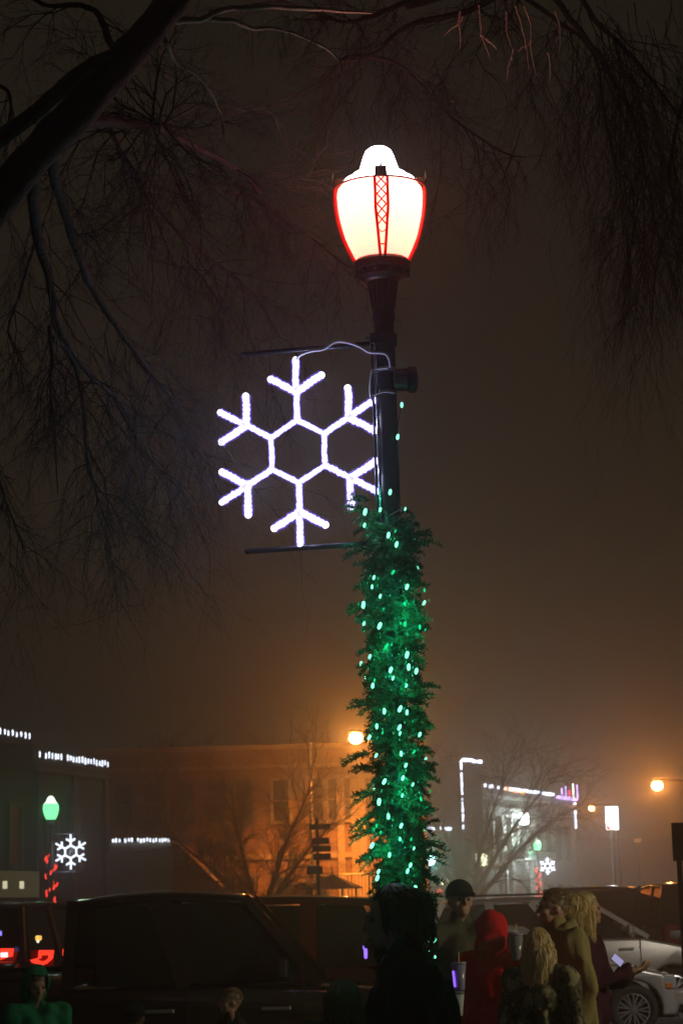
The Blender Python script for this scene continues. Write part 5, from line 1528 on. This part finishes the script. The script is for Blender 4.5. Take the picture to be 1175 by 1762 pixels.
# 9..11 heads at the bottom edge
person(397, 1703, 9.9, -70, 'small child with fair brown hair at the bottom edge before the pickup door', jacket=darkbr, hair='short', hair_col=(.25, .18, .10), seed=19, zbase=zb0)
person(590, 1688, 7.6, 175, 'dark haired child seen from behind at the bottom edge, left of the nearest adult', jacket=blackc, hair='bob', hair_col=(.07, .045, .03), hair_len=.24, seed=21, bulk=1.8, zbase=zb0)
person(232, 1727, 8.6, 170, 'child in a dark knit hat at the bottom edge beside the green raincoat', jacket=blackc, hat='knit', hair='short', seed=23, bulk=1.8, zbase=zb0)

# cups and hand-held lights
def cup(px, py, Y, label, lit, hh=.15, straw=True):
    c = at(px, py, Y); t = thing('drink_cup', label, 'cup', tuple(c), R_(5), 'plastic drink cups held in the crowd')
    b = MB(); b.lathe([(.030, 0), (.031, .002), (.043, hh), (.0405, hh), (.029, .006), (.001, .006)], (0, 0, 0), 24)
    b.build('cup', lit, t, smooth=True)
    b = MB(); b.lathe([(.001, hh + .004), (.03, hh + .006), (.042, hh + .008), (.0455, hh), (.044, hh - .006)], (0, 0, 0), 24); b.build('lid', mat('clear_lid', (.3, .3, .34), .2), t, smooth=True)
    if straw: b = MB(); b.tube([(0, 0, .02), (.004, 0, hh + .065)], .0035, 6); b.build('straw', mat('straw', (.75, .6, .3), .4), t)
    return t
violet = emit('violet_glow_cup', (.10, .06, .32), .9, True)
cupm = mat('frosted_cup', (.25, .26, .4), .25, 0, .1)
t = cup(790, 1704, 9.3, 'cup glowing violet in front of the man in the cap', cupm)
b = MB(); b.tube([(-.028, -.03, .02), (-.036, -.035, .11)], .007, 6); b.build('glow_stick', emit('violet_stick', (.28, .12, 1), 1.4), t)
cup(889, 1652, 9.8, 'clear cup with a straw beside the blonde girl', mat('clear_cup', (.22, .22, .23), .15, 0, .1))
cup(786, 1748, 8.8, 'plain white cup at the bottom edge beside the nearest dark coat', mat('paper_cup', (.75, .75, .72), .6), .12, False)
c = at(1061, 1652, 10.9)
t = thing('phone', 'small lit phone in the outstretched hand of the woman in maroon', 'phone', tuple(c), R_(20))
b = MB(); b.box((0, 0, 0), (.05, .012, .09), mx=Matrix.Rotation(R_(-50), 4, 'Y')); b.build('case', mat('phone_case', (.5, .5, .62), .3), t, bevel=.004)
b = MB(); b.box((0, -.008, 0), (.044, .003, .082), mx=Matrix.Rotation(R_(-50), 4, 'Y')); b.build('screen', emit('screen', (.62, .58, 1.0), .55), t)
c = at(629, 1641, 5.75)
b = MB(); b.cap(c - Vector((0, 0, .012)), .006, c + Vector((0, 0, .012)), .007, 10); b.cap(c + Vector((-.006, 0, .018)), .003, c + Vector((-.008, 0, .026)), .002, 6)
o = b.build('glow_light', emit('glow_violet', (.20, .10, 1), 2.2)); tagp(o, 'tiny glowing violet light below the nearest person\'s chin', 'glow light')

# street lamp added out of frame to the right, to brighten the parked cars
q = Vector((7.6, 24, .004))
t = thing('street_lamp', 'added white globed street lamp outside the right edge, brightening the parked cars', 'street lamp', tuple(q))
b = MB(); b.lathe([(.18, 0), (.16, .5), (.08, .7), (.055, .9), (.05, 4.3), (.12, 4.4)], q, 16); b.build('pole', black_metal, t, q)
b = MB(); b.lathe([(.12, 4.4), (.18, 4.5), (.215, 4.65), (.205, 4.8), (.12, 4.95), (.03, 5.05)], q, 20); b.build('globe', emit('white_globe', (1, .9, .6), 3, False, .3), t, q, smooth=True)
ld = bpy.data.lights.new('added_car_beam', 'SPOT'); ld.energy = 650; ld.color = (1, .93, .8); ld.spot_size = R_(110); ld.spot_blend = .7; ld.shadow_soft_size = .1
lo_ = bpy.data.objects.new('added_car_beam', ld); C.objects.link(lo_); lo_.location = (-.3, .1, 4.5); lo_.parent = t
lo_.rotation_mode = 'QUATERNION'; lo_.rotation_quaternion = (Vector((.8, 34.5, 1.2)) - q - Vector((-.3, .1, 4.5))).to_track_quat('-Z', 'Y')
b = MB(); b.tube([q + Vector((0, 0, 3.5)), q + Vector((0, 0, 3.6))], .06, 8); b.build('pole_ring', black_metal, t, q)
q = Vector((5.0, 12.7, .144))  # tripod light added out of view to brighten the crowd
t = thing('added_crowd_light', 'added tripod light out of view beyond the right edge, brightening the crowd', 'work light', tuple(q))
b = MB(); b.tube([q + Vector((0, 0, .6)), q + Vector((0, 0, 2.6))], .018, 8); b.build('mast', black_metal, t, q)
for k in range(3):
    b = MB(); a = k * 2 * PI / 3; b.tube([q + Vector((0, 0, .9)), q + Vector((.5 * math.cos(a), .5 * math.sin(a), 0))], .014, 6); b.build('leg', black_metal, t, q)
hd = q + Vector((0, 0, 2.7)); aim = (Vector((.9, 14.4, 1.25)) - hd).normalized()
rq = aim.to_track_quat('-Z', 'Y'); mh = Matrix.Translation(hd) @ rq.to_matrix().to_4x4()
b = MB(); b.box((0, 0, .06), (.3, .22, .1), mx=mh); b.build('lamp_head', black_metal, t, q, bevel=.01)
b = MB(); b.box((0, 0, .004), (.26, .18, .006), mx=mh); b.build('lamp_glass', emit('added_crowd_glass', (1, .93, .7), 3, False), t, q)
ld = bpy.data.lights.new('added_crowd_beam', 'SPOT'); ld.energy = 230; ld.color = (1.0, .90, .58); ld.spot_size = R_(62); ld.spot_blend = .8; ld.shadow_soft_size = .08
lo_ = bpy.data.objects.new('added_crowd_beam', ld); C.objects.link(lo_); lo_.location = hd + aim * .05 - q; lo_.rotation_mode = 'QUATERNION'; lo_.rotation_quaternion = rq; lo_.parent = t

# ------------------------------------------------------------ fog
HZ = 0.0050
b = MB(); b.box((0, 260, 17), (700, 620, 36))
hz = b.build('haze', None)
hz['kind'] = 'stuff'
m = bpy.data.materials.new('fog'); m.use_nodes = True
t = m.node_tree; t.nodes.clear()
o = t.nodes.new('ShaderNodeOutputMaterial'); v = t.nodes.new('ShaderNodeVolumePrincipled')
v.inputs['Color'].default_value = (.93, .93, .93, 1); v.inputs['Density'].default_value = HZ; v.inputs['Anisotropy'].default_value = .9
t.links.new(v.outputs[0], o.inputs['Volume'])
hz.data.materials.append(m)
